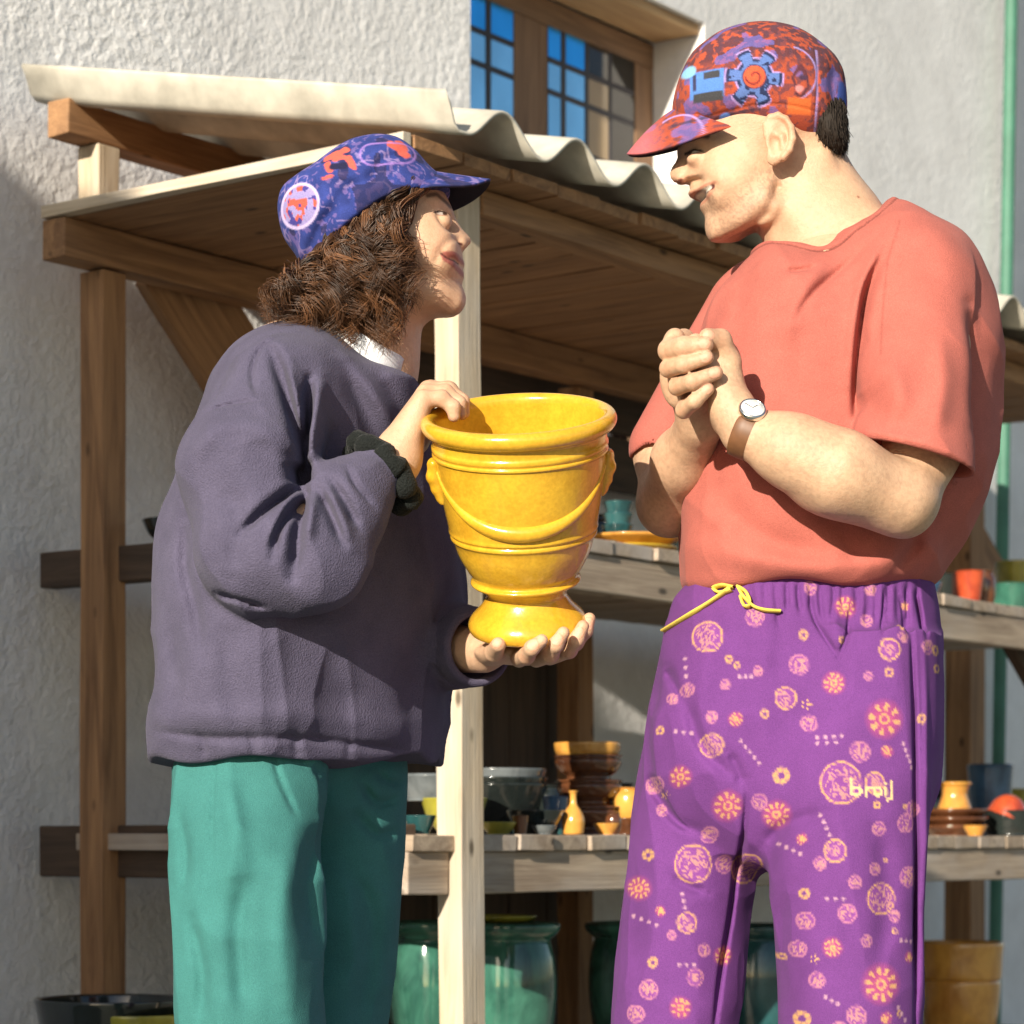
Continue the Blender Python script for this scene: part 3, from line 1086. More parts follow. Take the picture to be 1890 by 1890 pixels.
def w_skin(V):
    px, py = PXY(V, YW)
    c = np.tile(SKIN, (len(V), 1))
    n = fbm(V[:, 0], V[:, 1], V[:, 2], 45, 3)[:, None]
    c = c * (0.92 + 0.16 * n)
    blush = np.exp(-(((px - 790) / 28) ** 2 + ((py - 470) / 22) ** 2))[:, None]
    c = c * (1 - blush * np.array([0.0, .13, .13]))
    face = (px > 760) & (py < 590) & (V[:, 1] < .1)
    up = seg2(px, py, [(821, 490), (838, 486), (852, 488)])
    lo = seg2(px, py, [(824, 496), (838, 502), (852, 509)])
    c = paint(c, soft(np.minimum(up, lo), 5.5, 3) * face, (.36, .12, .095))
    c = paint(c, soft(seg2(px, py, [(816, 487), (826, 494), (846, 496.5)]), 1.6, 1.5) * face, (.09, .025, .02))
    c = paint(c, soft(seg2(px, py, [(792, 380), (808, 374), (831, 388)]), 4, 3) * face * .8, (.07, .035, .02))
    c = paint(c, soft(np.hypot((px - 817) / 2.2, (py - 409) / 1.0), 4.2, 1.5) * face, (.42, .36, .32))
    c = paint(c, soft(np.hypot(px - 823, py - 409), 4.2, 1.2) * face, (.05, .025, .015))
    c = paint(c, soft(seg2(px, py, [(804, 410), (814, 404.5), (829, 405)]), 2.0, 1.5) * face, (.03, .015, .01))
    c = paint(c, soft(seg2(px, py, [(808, 413), (818, 414), (827, 412)]), 1.1, 1.2) * face * .7, (.16, .07, .05))
    c = paint(c, soft(np.hypot((px - 850) / 1.6, py - 457.5), 3.0, 2) * face, (.12, .04, .03))
    return c
h1 = sdf_obj('w1', w_head, W(540, 770, -.12), W(885, 270, .16), .0017, MAT['skin'], woman, w_skin)

# ---- hands and forearms
def w_hand_near(P):
    d = cone(P, W(650, 925, -.19), W(712, 872, -.16), .024, .024)
    wr = W(718, 868, -.155)
    ys = (-.152, -.134, -.116, -.098)
    kn = ((781, 738), (786, 727), (791, 720), (795, 719))
    pp = ((815, 735), (822, 724), (828, 719), (830, 720))
    tp = ((838, 768), (850, 764), (856, 762), (852, 765))
    for y, k, p, t in zip(ys, kn, pp, tp):
        d = smin(d, cone(P, wr, W(k[0], k[1], y), .022, .0105), .012)
    for y, k, p, t in zip(ys, kn, pp, tp):
        f = chain(P, [W(k[0], k[1], y), W(p[0], p[1], y + .002), W((p[0] + 3 * t[0]) / 4 + 4, (p[1] + t[1]) / 2, y + .003), W(t[0], t[1], y + .004)], [.0098, .0090, .0080, .0068], .004)
        d = smin(d, f, .004)
    d = smin(d, ell(P, W(738, 842, -.15), (.022, .018, .026), .6), .014)
    d = smin(d, chain(P, [W(745, 845, -.13), W(770, 815, -.10), W(790, 790, -.09), W(800, 770, -.088)], [.016, .0125, .011, .009], .006), .01)
    return d
def w_hand_far(P):
    d = cone(P, W(790, 1190, .10), W(893, 1204, -.005), .034, .024)
    pc = W(955, 1208, -.045)
    d = smin(d, ell(P, pc, (.050, .042, .0125), -.04), .014)
    fing = [((958, 1216, -.085), (972, 1210, -.128), (982, 1196, -.150), (1000, 1182, -.156)),
            ((990, 1216, -.080), (1016, 1208, -.120), (1026, 1190, -.143), (1040, 1168, -.148)),
            ((1015, 1212, -.065), (1050, 1200, -.098), (1064, 1180, -.118), (1076, 1156, -.120)),
            ((1015, 1206, -.035), (1062, 1186, -.062), (1080, 1164, -.080), (1088, 1142, -.084))]
    for f in fing:
        d = smin(d, chain(P, [W(*q) for q in f], [.0100, .0093, .0084, .0070], .004), .003)
    # thumb, tip beside the near edge of the foot
    d = smin(d, chain(P, [W(905, 1208, -.04), W(912, 1204, -.095), W(920, 1190, -.130)], [.013, .0105, .0085], .004), .008)
    return d
def nails(c, V, marks, skin):
    """nail beds and the flushed skin over the knuckles: (pixel, depth, kind)"""
    for px, py, Y, kind in marks:
        d = np.sqrt(((V - W(px, py, Y)) ** 2).sum(1))
        if kind == 'n':
            c = paint(c, soft(d, .0072, .0016) * .8, skin * np.array([1.22, 1.05, 1.12]))
            c = paint(c, soft(np.abs(d - .0074), .0006, .0006) * .5, skin * np.array([.6, .42, .36]))
        else:
            c = paint(c, np.exp(-(d / .008) ** 2) * .45, skin * np.array([.92, .62, .55]))
    return c
def hand_col(V):
    n = fbm(V[:, 0], V[:, 1], V[:, 2], 60, 3)[:, None]
    c = SKIN * (0.9 + 0.2 * n)
    return nails(c, V, [(983, 1190, -.158, 'n'), (1028, 1180, -.151, 'n'), (1066, 1168, -.127, 'n'), (1086, 1152, -.09, 'n'), (916, 1184, -.138, 'n'),
                        (781, 738, -.16, 'k'), (786, 725, -.142, 'k'), (791, 718, -.122, 'k'), (815, 733, -.16, 'k'), (822, 720, -.142, 'k'), (972, 1214, -.135, 'k'), (1016, 1212, -.128, 'k'), (1052, 1204, -.105, 'k')], SKIN)
h2 = sdf_obj('w2', w_hand_near, W(540, 1010, -.28), W(880, 690, -.04), .0018, MAT['skin'], woman, hand_col)
h3 = sdf_obj('w3', w_hand_far, W(770, 1260, -.19), W(1120, 1110, .16), .0018, MAT['skin'], woman, hand_col)
# trunk and limbs under the clothes
def w_trunk(P):
    d = cone(P, W(560, 760, .02), W(560, 1150, .02), .11, .10)
    d = smin(d, cone(P, W(560, 1150, .02), W(530, 1360, .02), .10, .08), .05)
    d = smin(d, chain(P, [W(545, 750, -.10), W(475, 900, -.18), W(490, 1000, -.2), W(600, 965, -.205)], [.035, .032, .03, .028], .02), .03)
    d = smin(d, chain(P, [W(590, 720, .17), W(700, 1080, .2), W(810, 1192, .08)], [.05, .042, .034], .02), .03)
    d = smin(d, chain(P, [W(470, 1420, -.07), W(455, 2080, -.08), W(480, 2760, -.08)], [.062, .05, .035], .02), .03)
    d = smin(d, chain(P, [W(600, 1420, .11), W(610, 2080, .12), W(590, 2760, .11)], [.062, .05, .035], .02), .03)
    return d
h4 = sdf_obj('w4', w_trunk, (-.48, -.32, .0), (.02, .3, 1.45), .008, MAT['skin'], woman, SKIN)
join('body', [h1, h2, h3, h4])

# ---- sweatshirt
w_tor = Blob([(600, 614), (540, 607), (480, 622), (430, 655), (395, 715), (365, 800), (337, 890), (313, 970), (303, 1060), (300, 1150), (301, 1230), (297, 1300), (287, 1345), (286, 1390), (298, 1440), (380, 1520), (560, 1545), (720, 1510), (795, 1445),
              (811, 1350), (820, 1270), (838, 1180), (850, 1080), (842, 980), (822, 880), (800, 790), (778, 722), (748, 690), (690, 664), (640, 634)], (575, 1020), YW, .192, .20, 2.25)
SW = Folds([
    ([(497, 636), (520, 700), (545, 780), (566, 862)], -.2, 11, 15),
    ([(567, 690), (566, 770), (562, 850)], -.2, 9, 17),
    ([(530, 660), (545, 730), (562, 800)], -.2, 10, -7),
    ([(590, 680), (585, 760), (572, 840)], -.2, 13, -8),
    ([(545, 850), (552, 870), (556, 896)], -.22, 17, 26),
    ([(545, 893), (515, 918), (480, 950), (446, 985)], -.26, 9, 14),
    ([(536, 920), (520, 950), (500, 1000)], -.26, 8, -6),
    ([(560, 905), (535, 940), (512, 985), (505, 1030)], -.27, 9, 12),
    ([(562, 905), (550, 960), (548, 1010), (540, 1062)], -.27, 13, 16),
    ([(575, 912), (575, 960), (570, 1000)], -.27, 10, -7),
    ([(590, 905), (612, 950), (632, 1000)], -.26, 10, 12),
    ([(612, 888), (640, 930), (660, 975)], -.25, 9, 9),
    ([(600, 890), (630, 960), (650, 1010)], -.25, 12, -6),
    ([(640, 862), (660, 900), (690, 935)], -.23, 6, 5),
    ([(382, 765), (430, 750), (482, 747)], -.2, 4, 3.5),
    ([(482, 747), (465, 690), (475, 640), (510, 612)], -.18, 5, 3.5),
    ([(352, 850), (400, 800), (450, 790), (540, 815)], -.24, 22, -6),
    ([(400, 900), (440, 950), (430, 1060)], -.26, 24, 6),
    ([(395, 1092), (440, 1108), (490, 1120)], -.24, 5, 5),
])
SB = Folds([
    ([(352, 965), (350, 1010), (352, 1060), (372, 1130), (390, 1220)], -.10, 14, 12),
    ([(610, 660), (660, 740), (700, 830), (715, 900)], -.12, 20, 14),
    ([(640, 660), (700, 740), (745, 830)], -.12, 14, -6),
    ([(700, 690), (745, 760), (780, 850)], -.10, 14, 7),
    ([(800, 1130), (795, 1190), (808, 1250)], -.1, 10, -9),
    ([(775, 1130), (765, 1220), (760, 1330)], -.1, 22, 10),
    ([(650, 1250), (640, 1310), (660, 1370)], -.15, 26, 7),
    ([(560, 1150), (560, 1260), (530, 1360)], -.17, 30, -6),
    ([(430, 1150), (420, 1240), (450, 1350)], -.17, 26, 6),
    ([(320, 1150), (335, 1250), (330, 1340)], -.1, 20, 5),
    ([(292, 1350), (400, 1364), (560, 1364), (700, 1376), (806, 1382)], -.12, 8, 9), ([(285, 1318), (400, 1328), (560, 1326), (700, 1338), (812, 1344)], -.12, 26, -9),
    ([(370, 1352), (376, 1376), (372, 1396)], -.15, 8, 5), ([(460, 1355), (466, 1380), (462, 1398)], -.17, 9, 6), ([(545, 1352), (540, 1380), (548, 1398)], -.17, 8, 5),
    ([(640, 1360), (636, 1385), (642, 1402)], -.16, 9, 6), ([(720, 1370), (726, 1390), (722, 1408)], -.13, 8, 5),
])
def w_sweater(P):
    x, y, z = P
    ysh = y - np.clip((x - W(575, 0, YW)[0]) * .75, -.03, .16) * np.clip((W(0, 700, YW)[2] - z) / .10, 0, 1)
    t = w_tor((x, ysh, z)) + SB(P)
    t = t + .006 * (vnoise(x, y, z, 9, 3) - .5) - .010 * (wrinkle(P, (13, 13, 3.4), 5) - .3) * np.clip((W(0, 900, YW)[2] - z) / .12, 0, 1) - .005 * wrinkle(P, (10, 10, 13), 15)
    sh = cone(P, W(535, 722, -.11), W(570, 720, .15), .058, .062)
    t = smin(t, sh, .05)
    # neckline
    t = smax(t, -cone(P, W(712, 560, YW), W(648, 706, YW), .058, .066), .006)
    t = smax(t, -sph(P, W(705, 640, YW - .01), .062), .01)
    hem = W(0, 1406, YW)[2] + .006 * np.sin(x * 38) + .004 * np.sin(y * 60 + 1)
    t = smax(t, hem - z, .008)
    s = chain(P, [W(522, 727, -.120), W(462, 870, -.182), W(482, 1015, -.205)], [.062, .070, .067], .03)
    s = smin(s, cone(P, W(482, 1015, -.205), W(575, 1030, -.215), .066, .058), .03)
    s = smin(s, chain(P, [W(575, 1025, -.215), W(640, 935, -.195), W(668, 903, -.185)], [.058, .046, .034], .02), .02)
    s = s + 1.4 * SW(P) - .006 * (wrinkle((x + z * .6, y, z - x * .6), (16, 16, 9), 25) - .3) + .004 * (vnoise(x, y, z, 16, 5) - .5)
    t = smin(t, s, .007)
    # ribbed cuff
    a, b_ = W(648, 912, -.19), W(700, 868, -.166)
    cf = cone(P, a, b_, .034, .0325)
    ax = (b_ - a) / np.linalg.norm(b_ - a)
    pr = (x - b_[0]) * ax[0] + (y - b_[1]) * ax[1] + (z - b_[2]) * ax[2]
    cf = smax(cf, pr, .004)
    cf = smax(cf, -cone(P, W(690, 877, -.171), W(740, 835, -.15), .028, .028), .002)
    t = smin(t, cf, .006)
    # far sleeve
    f = chain(P, [W(560, 720, .17), W(690, 1060, .2), W(770, 1170, .13)], [.075, .075, .062], .03)
    a, b_ = W(800, 1190, .10), W(885, 1195, .005)
    f2 = cone(P, a, b_, .058, .046)
    ax = (b_ - a) / np.linalg.norm(b_ - a)
    pr = (x - b_[0]) * ax[0] + (y - b_[1]) * ax[1] + (z - b_[2]) * ax[2]
    f2 = smax(smax(f2, pr, .006), -cone(P, W(868, 1194, .03), W(940, 1196, -.06), .038, .038), .004)
    f2 = f2 + .0035 * np.exp(-((pr + .032) / .005) ** 2)
    return smin(t, smin(f, f2, .03), .01)
SWC = np.array([.090, .080, .130])
def w_swcol(V):
    px, py = PXY(V, -.15)
    c = np.tile(SWC, (len(V), 1)) * (0.86 + .28 * fbm(V[:, 0], V[:, 1], V[:, 2], 22, 3)[:, None])
    return c
sdf_obj('sweatshirt', w_sweater, np.array([-.475, -.31, W(0, 1430, 0)[2] - .03]), np.array([.02, .31, W(0, 590, 0)[2] + .03]), .0032, MAT['sweat'], woman, w_swcol)
# bulky black band on the wrist, between cuff and hand
MAT['band'] = fabric('black_towelling', (.007, .009, .008), .75, 400, .7, .2, .3)
wa_, wb_ = W(690, 886, -.172), W(724, 858, -.158)
wx = (wb_ - wa_) / np.linalg.norm(wb_ - wa_)
wv = np.cross(wx, [0, 1, 0]); wv /= np.linalg.norm(wv)
wu = np.cross(wx, wv)
bc = W(705, 874, -.160)
pts = []
for i in range(64):
    a = 2 * math.pi * i / 64
    pts.append(bc + (.032 + .002 * math.sin(9 * a)) * (math.cos(a) * wv * 1.25 + math.sin(a) * wu) + wx * .003 * math.sin(7 * a))
link('wristband', tube_mesh('wristband', pts, [.0125 + .0022 * math.sin(11 * 2 * math.pi * i / 64) for i in range(64)], 14, True), MAT['band'], woman)
# white crew neck showing above the sweatshirt
n_ = 48
pts, rz_ = [], []
for i in range(n_):
    a = 2 * math.pi * i / n_
    ca, sa = math.cos(a), math.sin(a)
    p = W(668 + 82 * ca, 643 + 46 * ca, YW - .078 * sa)
    pts.append(p)
MAT['white_cotton'] = fabric('white_cotton', (0.78, 0.80, 0.84), 0.9, 800, .3, .06, .1)
def collar_band(name, pts, h, th, mat, par, lean=0.25):
    pts = np.array(pts); c = pts.mean(0)
    T = np.roll(pts, -1, 0) - np.roll(pts, 1, 0); T /= np.linalg.norm(T, axis=1)[:, None]
    out = pts - c; out -= (out * T).sum(1)[:, None] * T; out /= np.linalg.norm(out, axis=1)[:, None]
    up = np.cross(T, out); up *= np.sign(up[:, 2:3])
    V, f = [], []
    prof = [(-.5, -1), (0, -1.25), (.5, -.8), (.56, 0), (.5, .8), (0, 1.25), (-.5, 1)]
    n, m_ = len(pts), len(prof)
    for q, s_ in prof:
        V.append(pts + up * (q * h) + out * (s_ * th * .5 - q * h * lean))
    V = np.concatenate(V)
    for j in range(m_ - 1):
        for i in range(n):
            k = (i + 1) % n
            f.append((j * n + i, j * n + k, (j + 1) * n + k, (j + 1) * n + i))
    return link(name, np_mesh(name, V, f), mat, par)
collar_band('undershirt_collar', pts, .026, .006, MAT['white_cotton'], woman)

# ---- trousers
w_near = Loft([(1300, 470, 140, -.035, .085), (1410, 464, 138, -.045, .085), (1500, 460, 138, -.06, .09), (1600, 458, 137, -.07, .094), (1750, 459, 132, -.08, .092), (1890, 461, 130, -.08, .088), (2300, 470, 105, -.08, .078), (2740, 480, 84, -.08, .07)], 2.2)
w_far = Loft([(1300, 600, 140, .10, .10), (1440, 628, 121, .115, .09), (1600, 626, 114, .12, .085), (1750, 620, 104, .12, .08), (1890, 610, 95, .12, .078), (2740, 590, 78, .11, .07)], 2.2)
WT = Folds([
    ([(390, 1380), (386, 1480), (388, 1600)], -.17, 4, 2.5),
    ([(496, 1385), (512, 1440), (540, 1500)], -.17, 5, 4), ([(520, 1380), (560, 1410), (590, 1430)], -.17, 12, 4),
    ([(470, 1600), (440, 1700), (452, 1890)], -.18, 22, 8), ([(540, 1560), (520, 1700), (536, 1890)], -.17, 24, -7),
    ([(590, 1500), (560, 1640), (575, 1760)], -.15, 16, 7), ([(350, 1700), (372, 1800), (366, 1890)], -.16, 14, 6),
    ([(400, 1430), (430, 1530), (420, 1640)], -.18, 20, -5), ([(330, 1500), (345, 1580), (340, 1640)], -.12, 12, 5),
    ([(660, 1440), (690, 1480), (730, 1470)], -.02, 9, 7), ([(650, 1500), (690, 1540), (735, 1530)], -.02, 10, 6), ([(690, 1420), (715, 1440), (745, 1440)], -.02, 7, 5),
    ([(640, 1600), (680, 1700), (660, 1890)], -.0, 18, 7),
])
def w_trousers(P):
    d = smin(smin(w_near(P), w_far(P), .006), cone(P, W(545, 1330, .04), W(590, 1440, .06), .105, .07, 1.0), .012)
    d = d + 1.3 * WT(P) - .0075 * (wrinkle(P, (15, 15, 3.0), 41) - .3) - .003 * wrinkle(P, (20, 20, 16), 42) + .004 * (vnoise(P[0], P[1], P[2], 14, 8) - .5)
    z = P[2]
    return np.maximum(d, z - W(0, 1378, 0)[2])
TEAL = np.array([.045, .180, .170])
sdf_obj('trousers', w_trousers, (W(290, 0, -.1)[0], -.24, .07), (W(775, 0, .1)[0], .24, W(0, 1360, 0)[2]), .0042, MAT['twill'], woman,
        lambda V: np.tile(TEAL, (len(V), 1)) * (.86 + .28 * fbm(V[:, 0], V[:, 1], V[:, 2], 18, 3)[:, None]))

def shoe(par, x, y, dirx, diry):
    L = math.hypot(dirx, diry); dx, dy = dirx / L, diry / L
    yaw = math.atan2(dy, dx)
    def f(P):
        a = ell(P, (x + dx * .10, y + dy * .10, .03), (.085, .046, .05), 0, yaw)
        b_ = ell(P, (x - dx * .02, y - dy * .02, .05), (.06, .04, .06), 0, yaw)
        d = smin(smin(a, b_, .03), cone(P, (x, y, .05), (x, y, .12), .043, .045), .02)
        return np.maximum(d, .002 - P[2])
    return sdf_obj('shoe', f, (x - .2, y - .2, -.01), (x + .2, y + .2, .18), .006, MAT['shoe'], par, (.05, .035, .03))
shoe(woman, W(480, 0, -.08)[0], -.08, 1, -.2)
shoe(woman, W(590, 0, .08)[0], .08, 1, -.2)

# ---- cap
w_crown = Blob([(566, 494), (540, 462), (523, 436), (514, 400), (514, 374), (522, 352), (546, 332), (580, 310), (612, 286), (646, 266), (680, 257), (706, 255), (738, 261), (768, 282), (795, 312), (822, 338), (835, 372), (800, 420), (700, 470), (620, 505)], (680, 372), YW, .086, None, 2.3)
WCF = Folds([([(560, 330), (640, 330), (690, 352)], -.05, 10, -3), ([(590, 420), (640, 350), (720, 320)], -.06, 12, 5), ([(560, 460), (600, 400), (640, 380)], -.06, 10, 5), ([(740, 275), (700, 300), (690, 340)], -.06, 9, 4),
             ([(575, 470), (640, 418), (701, 374), (745, 357), (822, 345)], -.05, 2.5, 1.6)])
def half(P, a, b_, Y):
    """signed distance to the plane through pixels a, b_ (positive below)"""
    A, B_ = W(a[0], a[1], Y), W(b_[0], b_[1], Y)
    ex, ez = B_[0] - A[0], B_[2] - A[2]
    L = math.hypot(ex, ez)
    return ((P[0] - A[0]) * ez - (P[2] - A[2]) * ex) / L
w_rim = [tuple(W(a, b_, Y)[[0, 2]]) for a, b_, Y in ((540, 476, YW), (566, 496, YW), (589, 466, YW - .05), (641, 414, YW - .07), (701, 370, YW - .078), (743, 353, YW - .075), (822, 341, YW - .05), (860, 332, YW), (860, 200, YW), (450, 200, YW), (450, 474, YW))]
def w_cap(P):
    d = w_crown(P) + WCF(P)
    d = smax(d, poly_sd(P[0], P[2], w_rim), .004)
    return smax(d, -w_head(P) - .004, .003) if False else d
def w_capcol(V):
    px, py = PXY(V, YW - .04)
    x, y, z = V.T
    n = fbm(x, y, z, 60, 3, 2)
    n2 = fbm(x, y, z, 150, 2, 9)
    c = np.tile([.034, .052, .235], (len(V), 1)) * (.5 + .9 * n[:, None])
    c = paint(c, (n2 > .62) * .5, (.22, .14, .36))
    c = paint(c, soft(np.abs(vnoise(x, y, z, 75, 4) - .5), .035, .02) * (n > .45) * .6, (.34, .24, .48))
    c = paint(c, (vnoise(x, y, z, 48, 11) > .68) * .8, (.02, .02, .07))
    r = np.hypot(px - 556, (py - 388) * .95)
    c = paint(c, soft(r, 36, 3), (.30, .25, .50))
    c = paint(c, soft(r, 34, 3) * (vnoise(x, y, z, 150, 6) > .52), (.55, .10, .07))
    c = paint(c, soft(r, 34, 3) * (vnoise(x, y, z, 170, 16) > .66), (.06, .05, .25))
    c = paint(c, soft(np.abs(r - 36), 2.5, 2), (.55, .45, .72))
    for (ax_, ay_, bx_, by_, w_) in ((606, 300, 640, 288, 7), (622, 306, 630, 300, 6), (608, 314, 614, 330, 6), (630, 302, 646, 308, 6), (646, 306, 658, 328, 5.5), (600, 346, 618, 342, 4), (724, 276, 752, 296, 7), (738, 270, 746, 282, 8)):
        c = paint(c, soft(seg2(px, py, [(ax_, ay_), (bx_, by_)]) + 5 * (vnoise(x, y, z, 180, 3) - .5), w_, 2), (.60, .11, .08))
    c = paint(c, soft(seg2(px, py, [(618, 322), (640, 322)]), 7, 3), (.015, .015, .05))
    c = paint(c, soft(np.abs(seg2(px, py, [(690, 300), (745, 292)]) - 22), 2, 2) * .6, (.40, .22, .60))
    return c
sdf_obj('cap', w_cap, W(480, 525, -.09), W(860, 225, .13), .0018, MAT['print'], woman, w_capcol)

def visor(name, root, tip, mid, Y, half_w, mat, par, colf, curve=.35, drop=.0, th=.0035, belly=0.0, tilt=0.0):
    """peak of a cap: root/tip centre-line pixels, mid = pixel where the near edge meets the crown"""
    ns, ntt = 56, 84
    A, T_, E = W(*root, Y), W(*tip, Y), W(*mid, Y - half_w)
    E[1] = Y
    E[2] += tilt * half_w
    top, bot = [], []
    for i in range(ns + 1):
        s_ = i / ns
        for j in range(ntt + 1):
            t = -1 + 2 * j / ntt
            e = abs(t)
            inner = A * (1 - e ** 2) + E * e ** 2
            outer = T_ + (E - T_) * (1 - (1 - e ** 2.0) ** 0.62)
            p = inner + (outer - inner) * s_
            w_ = half_w * t * (1 - .30 * s_ * (1 - e ** 4))
            p = p + np.array([0, w_, tilt * w_ - drop * e * e * s_ * (1 - e) * 4 + belly * s_ * (1 - s_) * (1 - e)])
            top.append(p)
    top = np.array(top)
    n1 = len(top)
    G = top.reshape(ns + 1, ntt + 1, 3)
    du, dv = np.gradient(G, axis=0), np.gradient(G, axis=1)
    N = np.cross(du.reshape(-1, 3), dv.reshape(-1, 3)); N /= np.linalg.norm(N, axis=1)[:, None] + 1e-9
    N *= np.sign(N[:, 2:3] + 1e-9)
    V = np.concatenate([top + N * th / 2, top - N * th / 2])
    f = []
    q = lambda l, i, j: l * n1 + i * (ntt + 1) + j
    for i in range(ns):
        for j in range(ntt):
            f.append((q(0, i, j), q(0, i + 1, j), q(0, i + 1, j + 1), q(0, i, j + 1)))
            f.append((q(1, i, j), q(1, i, j + 1), q(1, i + 1, j + 1), q(1, i + 1, j)))
    for j in range(ntt):
        f.append((q(0, ns, j), q(1, ns, j), q(1, ns, j + 1), q(0, ns, j + 1)))
    c = colf(V)
    c[n1:] = np.array([.03, .03, .045])
    return link(name, np_mesh(name, V, f, True, c), mat, par)
visor('cap_visor', (800, 322), (905, 334), (775, 347), YW, .078, MAT['print'], woman, w_capcol, drop=.012)

# ---- hair: curled locks
def ribbon_tubes(paths, rad, seg=3):
    """many thin tubes at once: paths (n,m,3), rad (m,) -> V, quads, vertex->path"""
    n, m_, _ = paths.shape
    T = np.gradient(paths, axis=1); T /= np.linalg.norm(T, axis=2)[..., None] + 1e-9
    ref = np.array([.2, 1.0, .1]); A = np.cross(T, ref); A /= np.linalg.norm(A, axis=2)[..., None] + 1e-9
    B_ = np.cross(T, A)
    a = np.arange(seg) * 2 * math.pi / seg
    V = paths[:, :, None] + rad[None, :, None, None] * (np.cos(a)[None, None, :, None] * A[:, :, None] + np.sin(a)[None, None, :, None] * B_[:, :, None])
    i = np.arange(n)[:, None, None]; j = np.arange(m_ - 1)[None, :, None]; k = np.arange(seg)[None, None, :]
    g = lambda jj, kk: (i * m_ + jj) * seg + kk % seg
    Q = np.stack([g(j, k), g(j, k + 1), g(j + 1, k + 1), g(j + 1, k)], -1).reshape(-1, 4)
    return V.reshape(-1, 3), Q, np.repeat(np.arange(n), m_ * seg)
def along(pts, s):
    p = np.array(pts, float); L = np.r_[0, np.cumsum(np.hypot(*np.diff(p, axis=0).T))]; L /= L[-1]
    return np.stack([np.interp(s, L, p[:, 0]), np.interp(s, L, p[:, 1])], -1)
rng = np.random.default_rng(5)
tops = [(788, 346), (760, 350), (715, 362), (690, 372), (641, 412), (600, 456), (575, 488)]
bots = [(752, 548), (744, 600), (712, 640), (645, 634), (585, 622), (530, 610), (498, 586), (490, 556)]
paths = []
m_ = 20
tt = np.linspace(0, 1, m_)
def Wv(px, py, Y):
    d = CAMD + Y
    return np.stack([(px - CX) / F * d, Y, CAMZ + (HOR - py) / F * d], -1)
shade_ = []
for L in range(255):
    s = rng.uniform(0, 1)
    kind = rng.uniform()
    a = along(tops, s) + rng.normal(0, 4, 2)
    bt = along(bots, np.clip(s + rng.normal(0, .06), 0, 1)) + rng.normal(0, 7, 2)
    ln = rng.uniform(.6, 1.05)
    if kind < .64:
        y0, y1 = YW - .066 + rng.normal(0, .004), YW - rng.uniform(.045, .105)
    elif kind < .84:
        s = rng.uniform(.5, 1); a = along(tops, s) + rng.normal(0, 5, 2); bt = along(bots, np.clip(s + rng.normal(0, .06), .5, 1))
        y0 = YW + rng.uniform(-.065, .065); y1 = y0 * 1.15 + rng.normal(0, .014)
    else:
        y0, y1 = YW + .068 + rng.normal(0, .004), YW + rng.uniform(.055, .1)
    sgn = -1 if y0 < YW else 1
    bulge = rng.uniform(.0, .016)
    px = a[0] + (bt[0] - a[0]) * (tt * ln) ** 1.5 - (1 - s) ** 2 * 46 * np.sin(math.pi * tt) + 7 * np.sin(tt * rng.uniform(5, 9) + rng.uniform(0, 6))
    py = a[1] + (bt[1] - a[1]) * tt * ln + rng.normal(0, 5)
    yy = y0 + (y1 - y0) * tt + sgn * bulge * np.sin(math.pi * tt)
    base = Wv(px, py, yy)
    rad = .002 + rng.uniform(.006, .0165) * np.clip(tt * 1.25, 0, 1) ** .8
    ph, fr = rng.uniform(0, 6.28), rng.uniform(1.3, 3.4)
    T = np.gradient(base, axis=0); T /= np.linalg.norm(T, axis=1)[:, None]
    A = np.cross(T, [0, 1, .1]); A /= np.linalg.norm(A, axis=1)[:, None]; B_ = np.cross(T, A)
    sh0 = rng.uniform(.3, .9) if rng.uniform() < .6 else rng.uniform(.9, 2.4)
    sg_ = rng.choice([-1, 1])
    for k in range(20):
        o = rng.normal(0, .0022, 3)
        p2 = ph + rng.normal(0, .26); r2 = rad * rng.uniform(.8, 1.2); f2 = fr * rng.uniform(.96, 1.04)
        an = p2 + sg_ * 2 * math.pi * f2 * tt ** 1.1
        paths.append(base + o * (0.5 + tt[:, None] * 1.2) + (np.cos(an) * r2)[:, None] * A + (np.sin(an) * r2)[:, None] * B_)
        shade_.append(sh0 * rng.uniform(.75, 1.3))
# loose frizz at the back and front
for L in range(420):
    s = rng.uniform(0, 1)
    bt = along(bots, s); c0 = np.array([640, 510.]) + rng.normal(0, 35, 2)
    a = c0 + (bt - c0) * rng.uniform(.5, .85)
    e = c0 + (bt - c0) * rng.uniform(1.0, 1.12)
    Y0_ = YW + rng.uniform(-.09, .08)
    base = Wv(a[0] + (e[0] - a[0]) * tt, a[1] + (e[1] - a[1]) * tt, np.full(m_, Y0_))
    r2 = rng.uniform(.003, .009) * np.sin(math.pi * (.15 + .85 * tt)); an = rng.uniform(0, 6.28) + rng.uniform(6, 13) * tt
    paths.append(base + np.stack([np.cos(an) * r2, np.sin(an) * r2, np.sin(an * .8) * r2], -1)); shade_.append(rng.uniform(.8, 1.7))
paths = np.array(paths)
Vh, Qh, pid = ribbon_tubes(paths, .0005 * np.clip(1.25 - tt ** 3, .3, 1))
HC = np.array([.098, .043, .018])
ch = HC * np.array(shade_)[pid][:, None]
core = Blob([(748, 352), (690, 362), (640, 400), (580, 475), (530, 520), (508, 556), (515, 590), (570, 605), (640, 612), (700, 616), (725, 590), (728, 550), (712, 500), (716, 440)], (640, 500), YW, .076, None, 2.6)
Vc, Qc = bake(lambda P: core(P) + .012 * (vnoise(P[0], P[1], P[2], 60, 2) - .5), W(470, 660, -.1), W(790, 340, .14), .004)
link('hair', np_mesh('hair', np.concatenate([Vh, Vc]), np.concatenate([Qh, Qc + len(Vh)]), True, np.concatenate([ch, np.tile(HC * .35, (len(Vc), 1))])), MAT['hair'], woman)
